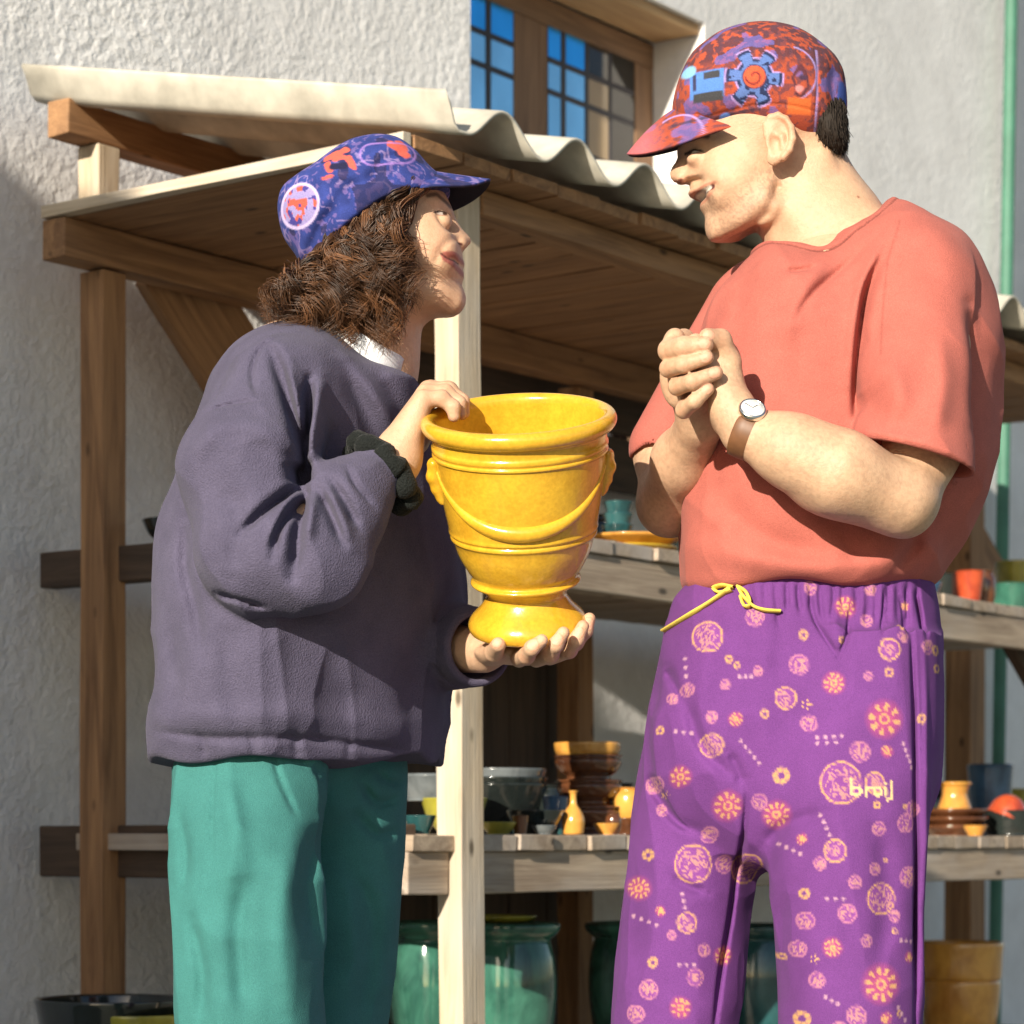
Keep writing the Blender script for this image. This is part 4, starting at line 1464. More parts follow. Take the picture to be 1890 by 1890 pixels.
# ================================================================ THE MAN
man = thing('person', 'person with patterned red cap, coral t-shirt and purple medallion trousers clasping both hands', 'person', (W(1470, 0, 0)[0], 0, 0))
YM = 0.0
SKM = np.array([0.56, 0.36, 0.232])
mp = [(1330, 150), (1268, 190), (1254, 225), (1250, 250), (1251, 266), (1249, 280), (1250, 291), (1246, 300), (1239.5, 309), (1236, 319), (1237, 328), (1243, 335), (1254, 338), (1265, 339), (1271, 343), (1273, 350),
      (1269.5, 356), (1272, 361), (1280, 363.5), (1290, 367), (1296, 371), (1291.5, 377), (1291.5, 384), (1296, 390), (1301, 396), (1303, 404), (1303, 416), (1306, 430), (1312, 440), (1322, 443), (1340, 439), (1358, 429), (1410, 410), (1450, 370), (1480, 280), (1450, 180), (1400, 140)]
MPOLY = face_poly(mp, YM)
RZ_m = ([455, 435, 415, 400, 385, 366, 350, 340, 328, 312, 298, 285, 265, 230, 180], [.022, .022, .026, .028, .030, .033, .026, .013, .009, .0095, .013, .022, .055, .07, .07])
zr_m = [W(0, q, YM)[2] for q in RZ_m[0]]
def m_head(P):
    x, y, z = P
    s = y - YM
    d = ell(P, W(1412, 205, YM), (.091, .074, .088), 0)
    d = smin(d, ell(P, W(1380, 322, YM), (.054, .056, .064), .15), .03)
    for sg in (-1, 1):
        d = smin(d, ell(P, W(1346, 335, YM + sg * .036), (.030, .024, .030), .4), .022)
        d = smin(d, cone(P, W(1420, 375, YM + sg * .047), W(1332, 426, YM + sg * .014), .015, .014), .025)
    R = np.interp(z, zr_m, RZ_m[1])
    face = poly_sd(x - .04 * (1 - np.exp(-s * s / (.08 * R))) - .0004, z, MPOLY)
    face = smax(face, np.abs(s) - .05, .02)
    d = smin(d, face, .010)
    for sg in (-1, 1):
        d = smax(d, -ell(P, W(1264, 291, YM + sg * .033), (.010, .014, .008)), .012)
        d = smin(d, ell(P, W(1284, 293, YM + sg * .028), (.0105, .0115, .0090)), .008)
        d = smin(d, sph(P, W(1258, 328, YM + sg * .0110), .0056), .006)
        d = smax(d, -ell(P, W(1254, 338, YM + sg * .007), (.005, .003, .003)), .002)
    g = lambda pts, w_: np.exp(-(dist_line(x, z, [tuple(W(q[0], q[1], YM)[[0, 2]]) for q in pts])[0] / w_) ** 2)
    d = d + .0026 * g(((1282, 367), (1298, 368), (1312, 362)), .0032)
    d = d + .0020 * g(((1268, 333), (1290, 342), (1308, 356), (1318, 372)), .0050)
    d = d - .0012 * g(((1322, 352), (1328, 372), (1322, 392)), .008)
    # neck
    d = smin(d, cone(P, W(1476, 300, YM), W(1526, 440, YM), .053, .064, .88), .014)
    d = d + .0045 * g(((1326, 450), (1372, 436), (1408, 410), (1428, 366)), .0062)
    d = smin(d, cone(P, W(1524, 440, YM), W(1560, 520, YM), .066, .1), .03)
    d = smin(d, cone(P, W(1560, 425, YM - .02), W(1640, 480, YM - .06), .035, .035), .03)
    d = d + .002 * g(((1440, 330), (1425, 400), (1440, 455)), .010) * (y < 0)
    # ears
    for sg in (-1, 1):
        Ye = lambda q: YM + sg * (.071 + .010 * (q - 1410) / 54)
        e = ell(P, W(1437, 256, Ye(1437)), (.0155, .0065, .027), .12)
        hp = [(1414, 250), (1413, 230), (1422, 217), (1436, 213), (1450, 220), (1460, 236), (1463, 256), (1457, 276), (1446, 290)]
        e = smin(e, chain(P, [W(q[0], q[1], Ye(q[0]) + sg * .003) for q in hp], [.0030, .0036, .004, .004, .004, .0042, .0042, .004, .004], .002), .003)
        e = smin(e, ell(P, W(1427, 291, Ye(1425)), (.0075, .005, .009)), .005)
        e = smax(e, -ell(P, W(1430, 264, Ye(1430) + sg * .0075), (.0075, .006, .0125)), .004)
        e = smax(e, -ell(P, W(1440, 238, Ye(1442) + sg * .0085), (.008, .005, .010)), .004)
        e = smin(e, chain(P, [W(1425, 246, Ye(1425) + sg * .002), W(1443, 252, Ye(1443) + sg * .004), W(1446, 272, Ye(1446) + sg * .003)], [.002, .003, .0025], .002), .004)
        d = smin(d, e, .004)
    return d
def m_skin(V):
    px, py = PXY(V, YM)
    c = np.tile(SKM, (len(V), 1))
    n = fbm(V[:, 0], V[:, 1], V[:, 2], 45, 3)[:, None]
    c = c * (0.92 + 0.16 * n)
    near = V[:, 1] < .05
    c = paint(c, soft(np.hypot(px - 1252, py - 322), 22, 22) * .25, (.62, .27, .18))
    stub = soft(seg2(px, py, [(1296, 400), (1316, 424), (1366, 408), (1412, 360)]), 34, 30) * (vnoise(V[:, 0], V[:, 1], V[:, 2], 480, 5) > .55) * .35
    c = paint(c, stub, (.22, .13, .09))
    ear = np.exp(-((px - 1440) / 26) ** 2 - ((py - 255) / 40) ** 2)[:, None]
    c = c * (1 - ear * np.array([0, .16, .18]))
    jaw = soft(seg2(px, py, [(1318, 425), (1370, 415), (1415, 385)]), 22, 24) * .22
    c = paint(c, jaw, (.36, .22, .15))
    # mouth: upper and lower lip, teeth
    c = paint(c, soft(seg2(px, py, [(1270, 360), (1284, 361), (1302, 357), (1313, 358)]), 2.2, 2.4) * near, (.48, .21, .14))
    c = paint(c, soft(seg2(px, py, [(1292, 380), (1302, 378), (1312, 369)]), 2.8, 2.4) * near, (.50, .23, .15))
    tooth = soft(seg2(px, py, [(1285, 366), (1297, 367.5), (1309, 363.5)]), 4.6, 1.6)
    c = paint(c, tooth * near, (.10, .03, .025))
    c = paint(c, soft(seg2(px, py, [(1286, 366), (1297, 367), (1305, 364)]), 3.4, 1.4) * near, (.66, .62, .53))
    c = paint(c, soft(seg2(px, py, [(1252, 272), (1270, 266), (1300, 272)]), 4.5, 3) * .85, (.06, .035, .02))
    c = paint(c, soft(np.hypot((px - 1276) / 2.2, (py - 294)), 3.8, 1.5) * near, (.60, .54, .48))
    c = paint(c, soft(np.hypot(px - 1270, py - 294), 3.9, 1.2) * near, (.05, .025, .015))
    c = paint(c, soft(seg2(px, py, [(1263, 291), (1277, 290), (1292, 295)]), 1.9, 1.5) * near, (.03, .015, .01))
    c = paint(c, soft(seg2(px, py, [(1266, 298), (1276, 299), (1287, 297)]), 1.1, 1.2) * near * .7, (.16, .07, .05))
    c = paint(c, soft(np.hypot((px - 1254) / 1.7, py - 338.5), 3, 2), (.16, .05, .03))
    c = paint(c, soft(np.hypot(px - 1572, py - 386), 2.5, 2), (.25, .10, .05))
    return c
g1 = sdf_obj('m1', m_head, W(1215, 540, -.13), W(1680, 110, .13), .0017, MAT['skin'], man, m_skin)

# ---- arms and clasped hands
def m_arm_near(P):
    d = chain(P, [W(1715, 640, -.12), W(1704, 820, -.158), W(1674, 915, -.186)], [.046, .038, .037], .03)
    d = smin(d, chain(P, [W(1660, 919, -.203), W(1545, 872, -.228), W(1460, 832, -.228), W(1378, 796, -.216)], [.0405, .0415, .0345, .0250], .03), .014)
    d = smin(d, cone(P, W(1670, 948, -.19), W(1500, 905, -.215), .022, .016), .02)
    # back of the hand
    d = smin(d, cone(P, W(1376, 796, -.216), W(1352, 758, -.212), .0255, .026), .012)
    for a, c, r in (((1362, 770, -.22), (1298, 668, -.212), .0125), ((1358, 768, -.212), (1318, 650, -.208), .013), ((1352, 770, -.20), (1336, 648, -.20), .013), ((1345, 775, -.19), (1346, 662, -.19), .012)):
        d = smin(d, cone(P, W(*a), W(*c), .018, r), .012)
    # its thumb, over the top
    d = smin(d, chain(P, [W(1352, 740, -.205), W(1346, 668, -.212), W(1330, 628, -.222), W(1306, 622, -.234)], [.014, .0125, .0115, .0095], .005), .006)
    # its fingers fold away over the other hand
    for k, (x0, y0) in enumerate(((1318, 648), (1308, 656), (1300, 668), (1294, 684))):
        d = smin(d, chain(P, [W(x0, y0, -.208 + .004 * k), W(x0 - 34, y0 - 14 + 6 * k, -.185), W(x0 - 58, y0 + 14, -.155)], [.0112, .0098, .0085], .005), .005)
    return d
def m_arm_far(P):
    d = chain(P, [W(1335, 640, .11), W(1240, 830, .06), W(1236, 930, .03)], [.046, .040, .035], .03)
    d = smin(d, chain(P, [W(1236, 930, .03), W(1262, 850, -.05), W(1292, 780, -.125)], [.0355, .034, .025], .02), .02)
    d = smin(d, cone(P, W(1292, 780, -.125), W(1268, 690, -.172), .024, .026), .012)
    d = smin(d, ell(P, W(1262, 688, -.172), (.024, .020, .040), -.2), .012)
    fg = [([(1262, 628, -.168), (1236, 647, -.212), (1262, 641, -.236), (1302, 636, -.240)], [.0135, .0132, .0125, .0095]),
          ([(1258, 660, -.168), (1234, 680, -.214), (1262, 673, -.238), (1305, 660, -.242)], [.0110, .0102, .0096, .0078]),
          ([(1262, 692, -.168), (1250, 713, -.216), (1278, 705, -.240), (1322, 688, -.242)], [.0110, .0102, .0096, .0078]),
          ([(1272, 728, -.168), (1262, 757, -.214), (1282, 741, -.236), (1307, 718, -.238)], [.0105, .0094, .0086, .0072])]
    for p, r in fg:
        d = smin(d, chain(P, [W(*q) for q in p], [q_ * .95 for q_ in r], .003), .0014)
    d = smin(d, sph(P, W(1246, 624, -.205), .011), .008)
    return d
def m_handcol(V):
    n = fbm(V[:, 0], V[:, 1], V[:, 2], 55, 3)[:, None]
    c = SKM * (0.9 + 0.2 * n)
    c = c * (1 - .10 * (vnoise(V[:, 0] * .6 + V[:, 2] * .8, V[:, 1], V[:, 2] * .6 - V[:, 0] * .8, 300, 4) > .6))[:, None]
    return nails(c, V, [(1300, 633, -.249, 'n'), (1303, 658, -.249, 'n'), (1319, 687, -.249, 'n'), (1305, 716, -.245, 'n'), (1308, 618, -.243, 'n'),
                        (1236, 647, -.222, 'k'), (1234, 680, -.224, 'k'), (1250, 713, -.226, 'k'), (1262, 757, -.222, 'k'), (1262, 640, -.246, 'k'), (1264, 671, -.248, 'k'), (1280, 703, -.25, 'k'), (1330, 628, -.232, 'k'), (1338, 660, -.222, 'k')], SKM)
g2 = sdf_obj('m2', m_arm_near, W(1215, 1010, -.30), W(1790, 585, -.09), .0021, MAT['skin'], man, m_handcol)
g3 = sdf_obj('m3', m_arm_far, W(1170, 1010, -.27), W(1390, 560, .18), .0021, MAT['skin'], man, m_handcol)
def m_trunk(P):
    d = cone(P, W(1560, 580, 0), W(1530, 800, 0), .11, .09)
    d = smin(d, cone(P, W(1530, 800, .0), W(1490, 1200, .0), .09, .085), .04)
    d = smin(d, cone(P, W(1700, 500, -.10), W(1712, 660, -.13), .05, .045), .04)
    d = smin(d, cone(P, W(1400, 575, .11), W(1330, 640, .11), .042, .04), .04)
    d = smin(d, chain(P, [W(1370, 1250, .06), W(1265, 1900, .06), W(1240, 2760, .07)], [.06, .05, .035], .02), .03)
    d = smin(d, chain(P, [W(1560, 1250, -.07), W(1560, 1900, -.08), W(1575, 2760, -.08)], [.06, .05, .035], .02), .03)
    return d
g4 = sdf_obj('m4', m_trunk, (.1, -.25, .0), (.62, .3, 1.62), .008, MAT['skin'], man, SKM)
join('body', [g1, g2, g3, g4])

# ---- short hair at the nape
nape = Blob([(1476, 236), (1500, 205), (1546, 205), (1556, 235), (1558, 265), (1556, 288), (1546, 300), (1530, 303), (1508, 296), (1494, 278), (1484, 256)], (1522, 254), YM, .068, None, 2.6)
Vn, Qn = bake(lambda P: nape(P) + .003 * (vnoise(P[0], P[1], P[2], 130, 2) - .5), W(1465, 315, -.08), W(1580, 195, .08), .003)
rng = np.random.default_rng(9)
NH = 4800
sel = rng.choice(len(Vn), NH)
t8 = np.linspace(0, 1, 5)
pp_ = Vn[sel][:, None, :] + np.array([0, 0, .008]) + (np.array([.0005, 0, -.011]) + rng.normal(0, .002, (NH, 1, 3))) * t8[None, :, None]
Vs, Qs, ps = ribbon_tubes(pp_, .0006 * (1.1 - t8 * .7))
HM = np.array([.022, .016, .012])
MAT['short_hair'] = MAT['hair'].copy()
MAT['short_hair'].name = 'short_hair'
MAT['short_hair'].node_tree.nodes['Principled BSDF'].inputs['Roughness'].default_value = .7
MAT['short_hair'].node_tree.nodes['Principled BSDF'].inputs['Specular IOR Level'].default_value = .2
link('hair', np_mesh('hair', np.concatenate([Vn, Vs]), np.concatenate([Qn, Qs + len(Vn)]), True,
     np.concatenate([np.tile(HM, (len(Vn), 1)), HM * (0.6 + rng.uniform(0, 1.2, (NH, 1)))[ps]])), MAT['short_hair'], man)

# ---- t-shirt
m_tor = Blob([(1434, 468), (1402, 470), (1356, 512), (1318, 568), (1294, 650), (1280, 740), (1266, 850), (1262, 950), (1264, 1030), (1272, 1090), (1310, 1180), (1450, 1230), (1600, 1200), (1690, 1110), (1735, 1050), (1775, 1000), (1804, 940),
              (1820, 880), (1832, 780), (1838, 680), (1836, 600), (1815, 520), (1772, 446), (1704, 409), (1644, 386), (1580, 430), (1500, 468)], (1545, 770), 0.0, .162, .17, 2.4)
MF = Folds([
    ([(1640, 455), (1605, 530), (1588, 610), (1580, 700), (1576, 795)], -.14, 9, 17), ([(1625, 455), (1588, 530), (1568, 620), (1560, 720)], -.13, 12, -5),
    ([(1720, 448), (1680, 520), (1655, 560), (1640, 610)], -.15, 7, 9), ([(1650, 560), (1632, 610), (1614, 670), (1606, 720)], -.15, 6, 7),
    ([(1662, 560), (1650, 600), (1640, 640)], -.15, 5, -5),
    ([(1768, 505), (1756, 535), (1745, 565)], -.14, 7, 6), ([(1776, 505), (1784, 580), (1785, 640)], -.13, 9, 5),
    ([(1605, 445), (1560, 490), (1500, 545), (1462, 600)], -.12, 8, 4), ([(1450, 500), (1490, 496), (1510, 486)], -.12, 6, 4), ([(1530, 470), (1470, 560), (1440, 660)], -.13, 18, -4),
    ([(1598, 610), (1596, 650), (1594, 690)], -.15, 5, 5),
    ([(1300, 1000), (1420, 1040), (1600, 1046), (1720, 1020)], -.14, 26, -10),
    ([(1330, 900), (1400, 980), (1520, 1030)], -.15, 22, 5), ([(1700, 960), (1690, 1010), (1650, 1050)], -.14, 14, 6), ([(1500, 940), (1560, 990), (1580, 1050)], -.15, 18, 4),
    ([(1380, 480), (1360, 600), (1330, 700)], -.06, 22, 4), ([(1300, 620), (1300, 720), (1285, 820)], .0, 12, 4),
])
MS = Folds([
    ([(1600, 700), (1640, 760), (1690, 790)], -.24, 26, 6), ([(1790, 560), (1800, 680), (1790, 800)], -.15, 16, 6), ([(1740, 600), (1745, 700), (1720, 800)], -.24, 24, -5),
    ([(1640, 640), (1660, 720), (1650, 800)], -.24, 24, -5),
    ([(1584, 790), (1690, 824), (1786, 856)], -.24, 4, 2.2),
])
def plane_px(P, a, b_, Y):
    return half(P, a, b_, Y)
def m_neckline(P):
    """distance below the neck opening"""
    x, y, z = P
    g = half(P, (1431, 472), (1642, 386), YM)
    na, nb_ = W(1478, 300, YM), W(1535, 450, YM)
    nx = (nb_ - na) / np.linalg.norm(nb_ - na)
    pr = (x - na[0]) * nx[0] + (z - na[2]) * nx[2]
    ra = np.sqrt((x - na[0] - pr * nx[0]) ** 2 + y * y + (z - na[2] - pr * nx[2]) ** 2)
    gd = g - .024 * np.clip(np.abs(y) / .07, 0, 1.25) ** 2
    return smax(gd, ra - .076, .012), gd
def m_shirtcol(V):
    x, y, z = V.T
    c = np.tile(SHC, (len(V), 1)) * (.90 + .20 * fbm(x, y, z, 25, 3)[:, None])
    R = m_neckline((x, y, z))[0]
    c = paint(c, (R < .0155) * .16, SHC * .5)
    c = paint(c, soft(np.abs(R - .0175), .0011, .001) * (R > 0) * .75, SHC * .30)
    px, py = PXY(V, -.24)
    for dd in (10, 16):
        c = paint(c, soft(seg2(px, py, [(1570, 808 - dd), (1690, 842 - dd), (1800, 878 - dd)]), 1.4, 1.2) * (y < -.12) * .45, SHC * .4)
    px, py = PXY(V, -.03)
    c = paint(c, soft(seg2(px, py, [(1640, 440), (1612, 520), (1600, 610), (1590, 700)]), 1.8, 1.5) * (y < 0) * .35, SHC * .4)
    return c
def m_shirt(P):
    x, y, z = P
    t = m_tor(P) + 1.6 * MF(P) + .004 * (vnoise(x, y, z, 10, 3) - .5) - .0075 * (wrinkle((x + .7 * z, y, z - .7 * x), (11, 11, 4), 61) - .3) - .003 * wrinkle(P, (18, 18, 14), 62)
    sh = cone(P, W(1690, 500, -.09), W(1412, 540, .11), .05, .044)
    t = smin(t, sh, .04)
    Rg, gd = m_neckline(P)
    t = smax(t, -Rg, .002)
    shell = smin(cone(P, W(1526, 446, YM), W(1562, 526, YM), .073, .107), cone(P, W(1560, 425, YM - .02), W(1640, 480, YM - .06), .043, .043), .02)
    t = smin(t, smax(shell, -gd, .002), .006)
    t = t - .0038 / (1 + np.exp(np.clip((Rg - .016) / .0007, -30, 30))) * (Rg > -.03)
    hem = W(0, 1094, 0)[2] + .004 * np.sin(x * 45)
    t = smax(t, hem - z, .012)
    # near sleeve
    a, b_ = W(1700, 522, -.105), W(1684, 905, -.190)
    s = cone(P, a, b_, .058, .070) + 1.7 * MS(P) - .006 * (wrinkle(P, (15, 15, 4), 63) - .3) + .004 * (vnoise(x, y, z, 13, 7) - .5)
    cut = half(P, (1578, 808), (1796, 876), -.19)
    s = smax(s, cut, .004)
    s = smax(s, -smax(cone(P, W(1700, 760, -.16), W(1680, 960, -.198), .054, .068), -half(P, (1578, 760), (1796, 820), -.19), .01), .003)
    t = smin(t, s, .012)
    # far sleeve
    f = cone(P, W(1384, 578, .12), W(1240, 830, .055), .054, .052) + .004 * (vnoise(x, y, z, 14, 4) - .5)
    cut2 = half(P, (1165, 882), (1290, 772), .05)
    f = smax(f, cut2, .004)
    f = smax(f, -smax(cone(P, W(1290, 700, .085), W(1230, 860, .05), .044, .047), -half(P, (1165, 840), (1290, 730), .05), .01), .003)
    return smin(t, f, .02)
SHC = np.array([.42, .118, .092])
sdf_obj('t_shirt', m_shirt, W(1145, 1110, -.29), W(1885, 365, .22), .0028, MAT['jersey'], man, m_shirtcol)

# ---- trousers with the medallion print
m_hip = Blob([(1300, 1000), (1284, 1060), (1246, 1118), (1230, 1190), (1218, 1280), (1200, 1380), (1240, 1500), (1330, 1580), (1410, 1606), (1520, 1570), (1640, 1530), (1716, 1470), (1726, 1380), (1731, 1260), (1729, 1160), (1722, 1108), (1706, 1050), (1690, 1000), (1640, 940), (1470, 910), (1320, 940)], (1475, 1310), 0.0, .136, .14, 2.4)
m_l = Loft([(1180, 1350, 118, .06, .10), (1400, 1292, 104, .06, .10), (1520, 1283, 112, .06, .102), (1650, 1272, 114, .06, .10), (1890, 1246, 112, .06, .095), (2300, 1240, 96, .065, .085), (2745, 1238, 84, .07, .08)], 2.2)
m_r = Loft([(1180, 1590, 140, -.05, .10), (1400, 1565, 158, -.06, .105), (1520, 1562, 146, -.07, .105), (1650, 1560, 132, -.075, .102), (1890, 1566, 124, -.08, .098), (2300, 1570, 105, -.08, .088), (2745, 1575, 88, -.08, .08)], 2.2)
MP = Folds([([(x_, 1070), (x_ + random.uniform(-3, 3), 1098), (x_ + random.uniform(-6, 6), 1122 + random.uniform(0, 34))], -.14, 5, random.uniform(2.5, 5)) for x_ in range(1392, 1716, 21)] + [
    ([(1505, 1090), (1512, 1140), (1552, 1212)], -.17, 4.5, 5), ([(1580, 1105), (1572, 1160), (1552, 1212)], -.17, 4.5, 5), ([(1545, 1100), (1545, 1150), (1550, 1200)], -.17, 16, -5),
    ([(1640, 1085), (1636, 1130), (1630, 1170)], -.15, 4, 5), ([(1612, 1085), (1612, 1110), (1606, 1140)], -.15, 5, 4), ([(1590, 1080), (1590, 1105), (1586, 1130)], -.15, 5, 4), ([(1665, 1090), (1672, 1130), (1672, 1180)], -.13, 5, 4), ([(1690, 1095), (1700, 1130), (1702, 1180)], -.1, 5, 4),
    ([(1678, 1140), (1684, 1300), (1686, 1480), (1690, 1640), (1686, 1900)], -.13, 5, 8), ([(1694, 1140), (1700, 1300), (1698, 1480), (1700, 1640), (1694, 1900)], -.1, 7, -3),
    ([(1366, 1440), (1362, 1560), (1350, 1680), (1330, 1800), (1318, 1910)], -.02, 5, 8),
    ([(1368, 1450), (1360, 1420), (1342, 1390)], -.1, 9, 6), ([(1270, 1290), (1300, 1380), (1362, 1440)], -.12, 12, 7), ([(1205, 1440), (1250, 1510), (1300, 1540)], -.08, 10, 6),
    ([(1240, 1620), (1280, 1640), (1310, 1650)], -.08, 10, 4), ([(1470, 1640), (1450, 1760), (1460, 1890)], -.18, 18, 5), ([(1620, 1500), (1640, 1650), (1625, 1800)], -.18, 26, 6),
    ([(1420, 1560), (1460, 1520), (1520, 1500)], -.16, 14, 5), ([(1232, 1230), (1240, 1260), (1256, 1300)], -.04, 8, 5), ([(1330, 1110), (1300, 1250), (1290, 1330)], -.13, 24, -5),
    ([(1440, 1110), (1446, 1180), (1440, 1260)], -.16, 20, 4),
])
def m_pants(P):
    d = smin(smin(m_l(P), m_r(P), .012), m_hip(P), .02)
    d = d + 1.3 * MP(P) - .006 * (wrinkle(P, (14, 14, 3.2), 71) - .3) - .0025 * wrinkle(P, (20, 20, 15), 72) + .0035 * (vnoise(P[0], P[1], P[2], 14, 8) - .5)
    return np.maximum(d, P[2] - W(0, 1050, 0)[2])
MED = [(435, 375, 60, 'A'), (965, 265, 45, 'B'), (1125, 435, 42, 'A'), (800, 375, 22, 's'), (940, 398, 14, 's'), (780, 490, 38, 'A'), (910, 565, 45, 'B'), (360, 580, 25, 'A'), (305, 612, 20, 'A'), (730, 620, 42, 'A'), (805, 645, 20, '*'), (650, 680, 20, 's'), (1100, 705, 75, 'B'),
       (815, 720, 30, 'A'), (450, 690, 22, 'A'), (450, 800, 45, 'A'), (335, 920, 45, 'B'), (1005, 830, 38, 'A'), (715, 920, 35, 's'), (930, 950, 82, 'A'), (1060, 950, 40, 'A'), (245, 950, 32, 'A'), (515, 1035, 62, 'B'), (700, 1070, 56, 'B'), (635, 1020, 30, 'A'), (455, 1150, 32, 'A'), (275, 1050, 22, 'A'), (285, 990, 14, '*'),
       (1075, 1125, 25, 'A'), (1185, 1105, 35, 'A'), (395, 1265, 78, 'A'), (905, 1210, 43, 'A'), (610, 1285, 60, 'A'), (520, 1265, 35, 'A'), (220, 1230, 25, 's'), (185, 1365, 50, 'B'), (980, 1330, 25, 'A'), (1085, 1395, 60, 'A'), (1200, 1310, 38, 'A'), (795, 1375, 22, 's'), (370, 1500, 40, 'A'), (950, 1450, 35, 'A'),
       (800, 1480, 33, 'A'), (895, 1580, 40, 'B'), (520, 1635, 42, 'B'), (235, 1660, 24, 's'), (440, 1610, 25, 'A'), (405, 1720, 33, 'A'), (775, 1590, 30, 'A'), (840, 1705, 28, 'A'), (1080, 1720, 78, 'B'), (220, 1770, 38, 'A'), (345, 1840, 46, 'B'), (985, 1840, 38, 'A'), (1025, 1555, 22, 'A'), (730, 1625, 15, 's'), (830, 1625, 16, '*'),
       (615, 300, 36, 'A'), (830, 190, 24, 'A'), (1045, 320, 24, 'A'), (1065, 195, 22, 'A'), (1210, 255, 18, 'B'), (515, 465, 18, 's'), (545, 490, 14, 's'), (625, 515, 18, 'A'), (500, 565, 18, 'A'), (540, 700, 30, 'B'), (260, 735, 18, 's'), (1180, 385, 20, 'A'), (1175, 345, 14, 's'), (1120, 525, 20, 's'), (1040, 540, 16, 'A'),
       (1285, 420, 26, 'A'), (1325, 430, 22, 's'), (1330, 500, 20, 's'), (1255, 700, 22, 's'), (1215, 1050, 30, 'A'), (1140, 1460, 22, 'A'), (1060, 1280, 22, 'A'), (850, 1260, 22, 'A'), (310, 1550, 18, 'A'), (1200, 1620, 22, 'B'), (1100, 1850, 26, 'B'), (170, 1870, 34, 'A'), (790, 1860, 34, 's'), (1155, 1835, 14, 's'), (575, 760, 0, ''),
       (1110, 830, 26, 'B'), (785, 1165, 22, 'B'), (1105, 1245, 10, 's'), (265, 1455, 22, 'B'), (1140, 1520, 12, 's'), (1180, 1040, 12, 's'), (920, 1900, 36, 'A')]
MED += [(x_ + 20, y_ + 1250, r_, k_) for x_, y_, r_, k_ in MED if y_ > 700 and r_ > 30]
DOTS = [(845, 775, 935, 770), (845, 797, 915, 795), (560, 785, 630, 870), (852, 1075, 885, 1150), (710, 1185, 780, 1222), (875, 1393, 935, 1393), (165, 1478, 250, 1510), (350, 1385, 362, 1440), (352, 455, 355, 525), (315, 742, 375, 750), (340, 1668, 400, 1668), (870, 1770, 915, 1795), (1150, 1810, 1180, 1860), (1175, 800, 1210, 890), (555, 535, 600, 535), (1165, 1555, 1210, 1560)]
PURP = np.array([.145, .042, .200])
def m_pcol(V):
    x, y, z = V.T
    px, py = PXY(V, -.10)
    c = np.tile(PURP, (len(V), 1)) * (.88 + .24 * fbm(x, y, z, 20, 3)[:, None])
    YEL, PNK = (.56, .30, .13), (.42, .07, .17)
    wob = 2.4 * (vnoise(x, y, z, 190, 4) - .5)
    nz = vnoise(x, y, z, 260, 7)
    for k, (qx, qy, r, t) in enumerate(MED):
        if not r:
            continue
        cx_, cy_, R = 1100 + qx / 2.124, 1000 + qy / 2.124, r / 2.124
        m = (np.abs(px - cx_) < R * 1.6) & (np.abs(py - cy_) < R * 1.6)
        if not m.any():
            continue
        dx, dy = px[m] - cx_, (py[m] - cy_) / 1.05
        rr = np.hypot(dx, dy) + wob[m]
        an = np.arctan2(dy, dx)
        cc = c[m]
        fr = .75 + .25 * (nz[m] > .4)
        if t == 'A':
            cc = paint(cc, soft(rr, R, 3) * .25, (.42, .10, .40))
            cc = paint(cc, soft(np.abs(rr - R * .92), 1.5, 1.6) * fr, YEL if R > 18 else (.42, .16, .26))
            cc = paint(cc, (soft(rr, R * .75, 2) * (np.abs(np.sin(an * (3 + k % 3) + k + 3 * np.sin(rr * .35 + k))) > .6)) * .8 * (nz[m] > .42), (.50, .24, .20))
            cc = paint(cc, soft(np.abs(rr - R * .38), 1.2, 1.5) * .7, (.46, .20, .24))
        elif t == 'B':
            cc = paint(cc, np.clip(1.15 - (rr / R) ** 2, 0, 1) * .75, PNK)
            cc = paint(cc, soft(np.abs(rr - R * .22), 1.8, 1.6), YEL)
            cc = paint(cc, soft(np.abs(rr - R * .62), R * .17, 2) * (np.sin(an * (8 + k % 4)) > .15) * .9, YEL)
        elif t == 's':
            cc = paint(cc, soft(np.abs(rr - R * .62), R * .26, 1.8) * (.6 + .4 * (np.sin(an * 6) > -.3)), YEL)
        else:
            cc = paint(cc, soft(rr, R, 2) * (np.abs(np.sin(an * 2.5)) < .38), YEL)
        c[m] = cc
    for x0_, y0_, x1_, y1_ in DOTS:
        n_ = max(3, int(math.hypot(x1_ - x0_, y1_ - y0_) / 24) + 1)
        for i in range(n_):
            qx, qy = 1100 + (x0_ + (x1_ - x0_) * i / (n_ - 1)) / 2.124, 1000 + (y0_ + (y1_ - y0_) * i / (n_ - 1)) / 2.124
            c = paint(c, soft(np.hypot(px - qx, py - qy), 3.4, 2) * .85, (.50, .28, .36))
    # the printed word
    ox, oy = 1570, 1452
    strokes = [[(1572, 1440), (1572, 1469)], [(1572, 1457), (1582, 1455), (1585, 1463), (1580, 1470), (1572, 1468)], [(1591, 1470), (1591, 1455)], [(1591, 1459), (1600, 1455)], [(1612, 1463), (1609, 1456), (1603, 1458), (1602, 1466), (1607, 1471), (1612, 1466)],
               [(1618, 1470), (1618, 1456)], [(1626, 1453), (1626, 1474), (1620, 1478)], [(1618, 1449), (1618, 1450)], [(1626, 1446), (1626, 1447)]]
    strokes = [[(1557 + (q[0] - 1572) * 1.36, q[1]) for q in st] for st in strokes]
    fr_ = y < 0
    for st in strokes:
        c = paint(c, soft(seg2(px, py, st), 2.3, 1.5) * fr_, (.72, .52, .24))
    c = paint(c, soft(np.abs(np.hypot(px - 1603, py - 1487) - 5), 2, 1.5) * fr_, YEL)
    return c
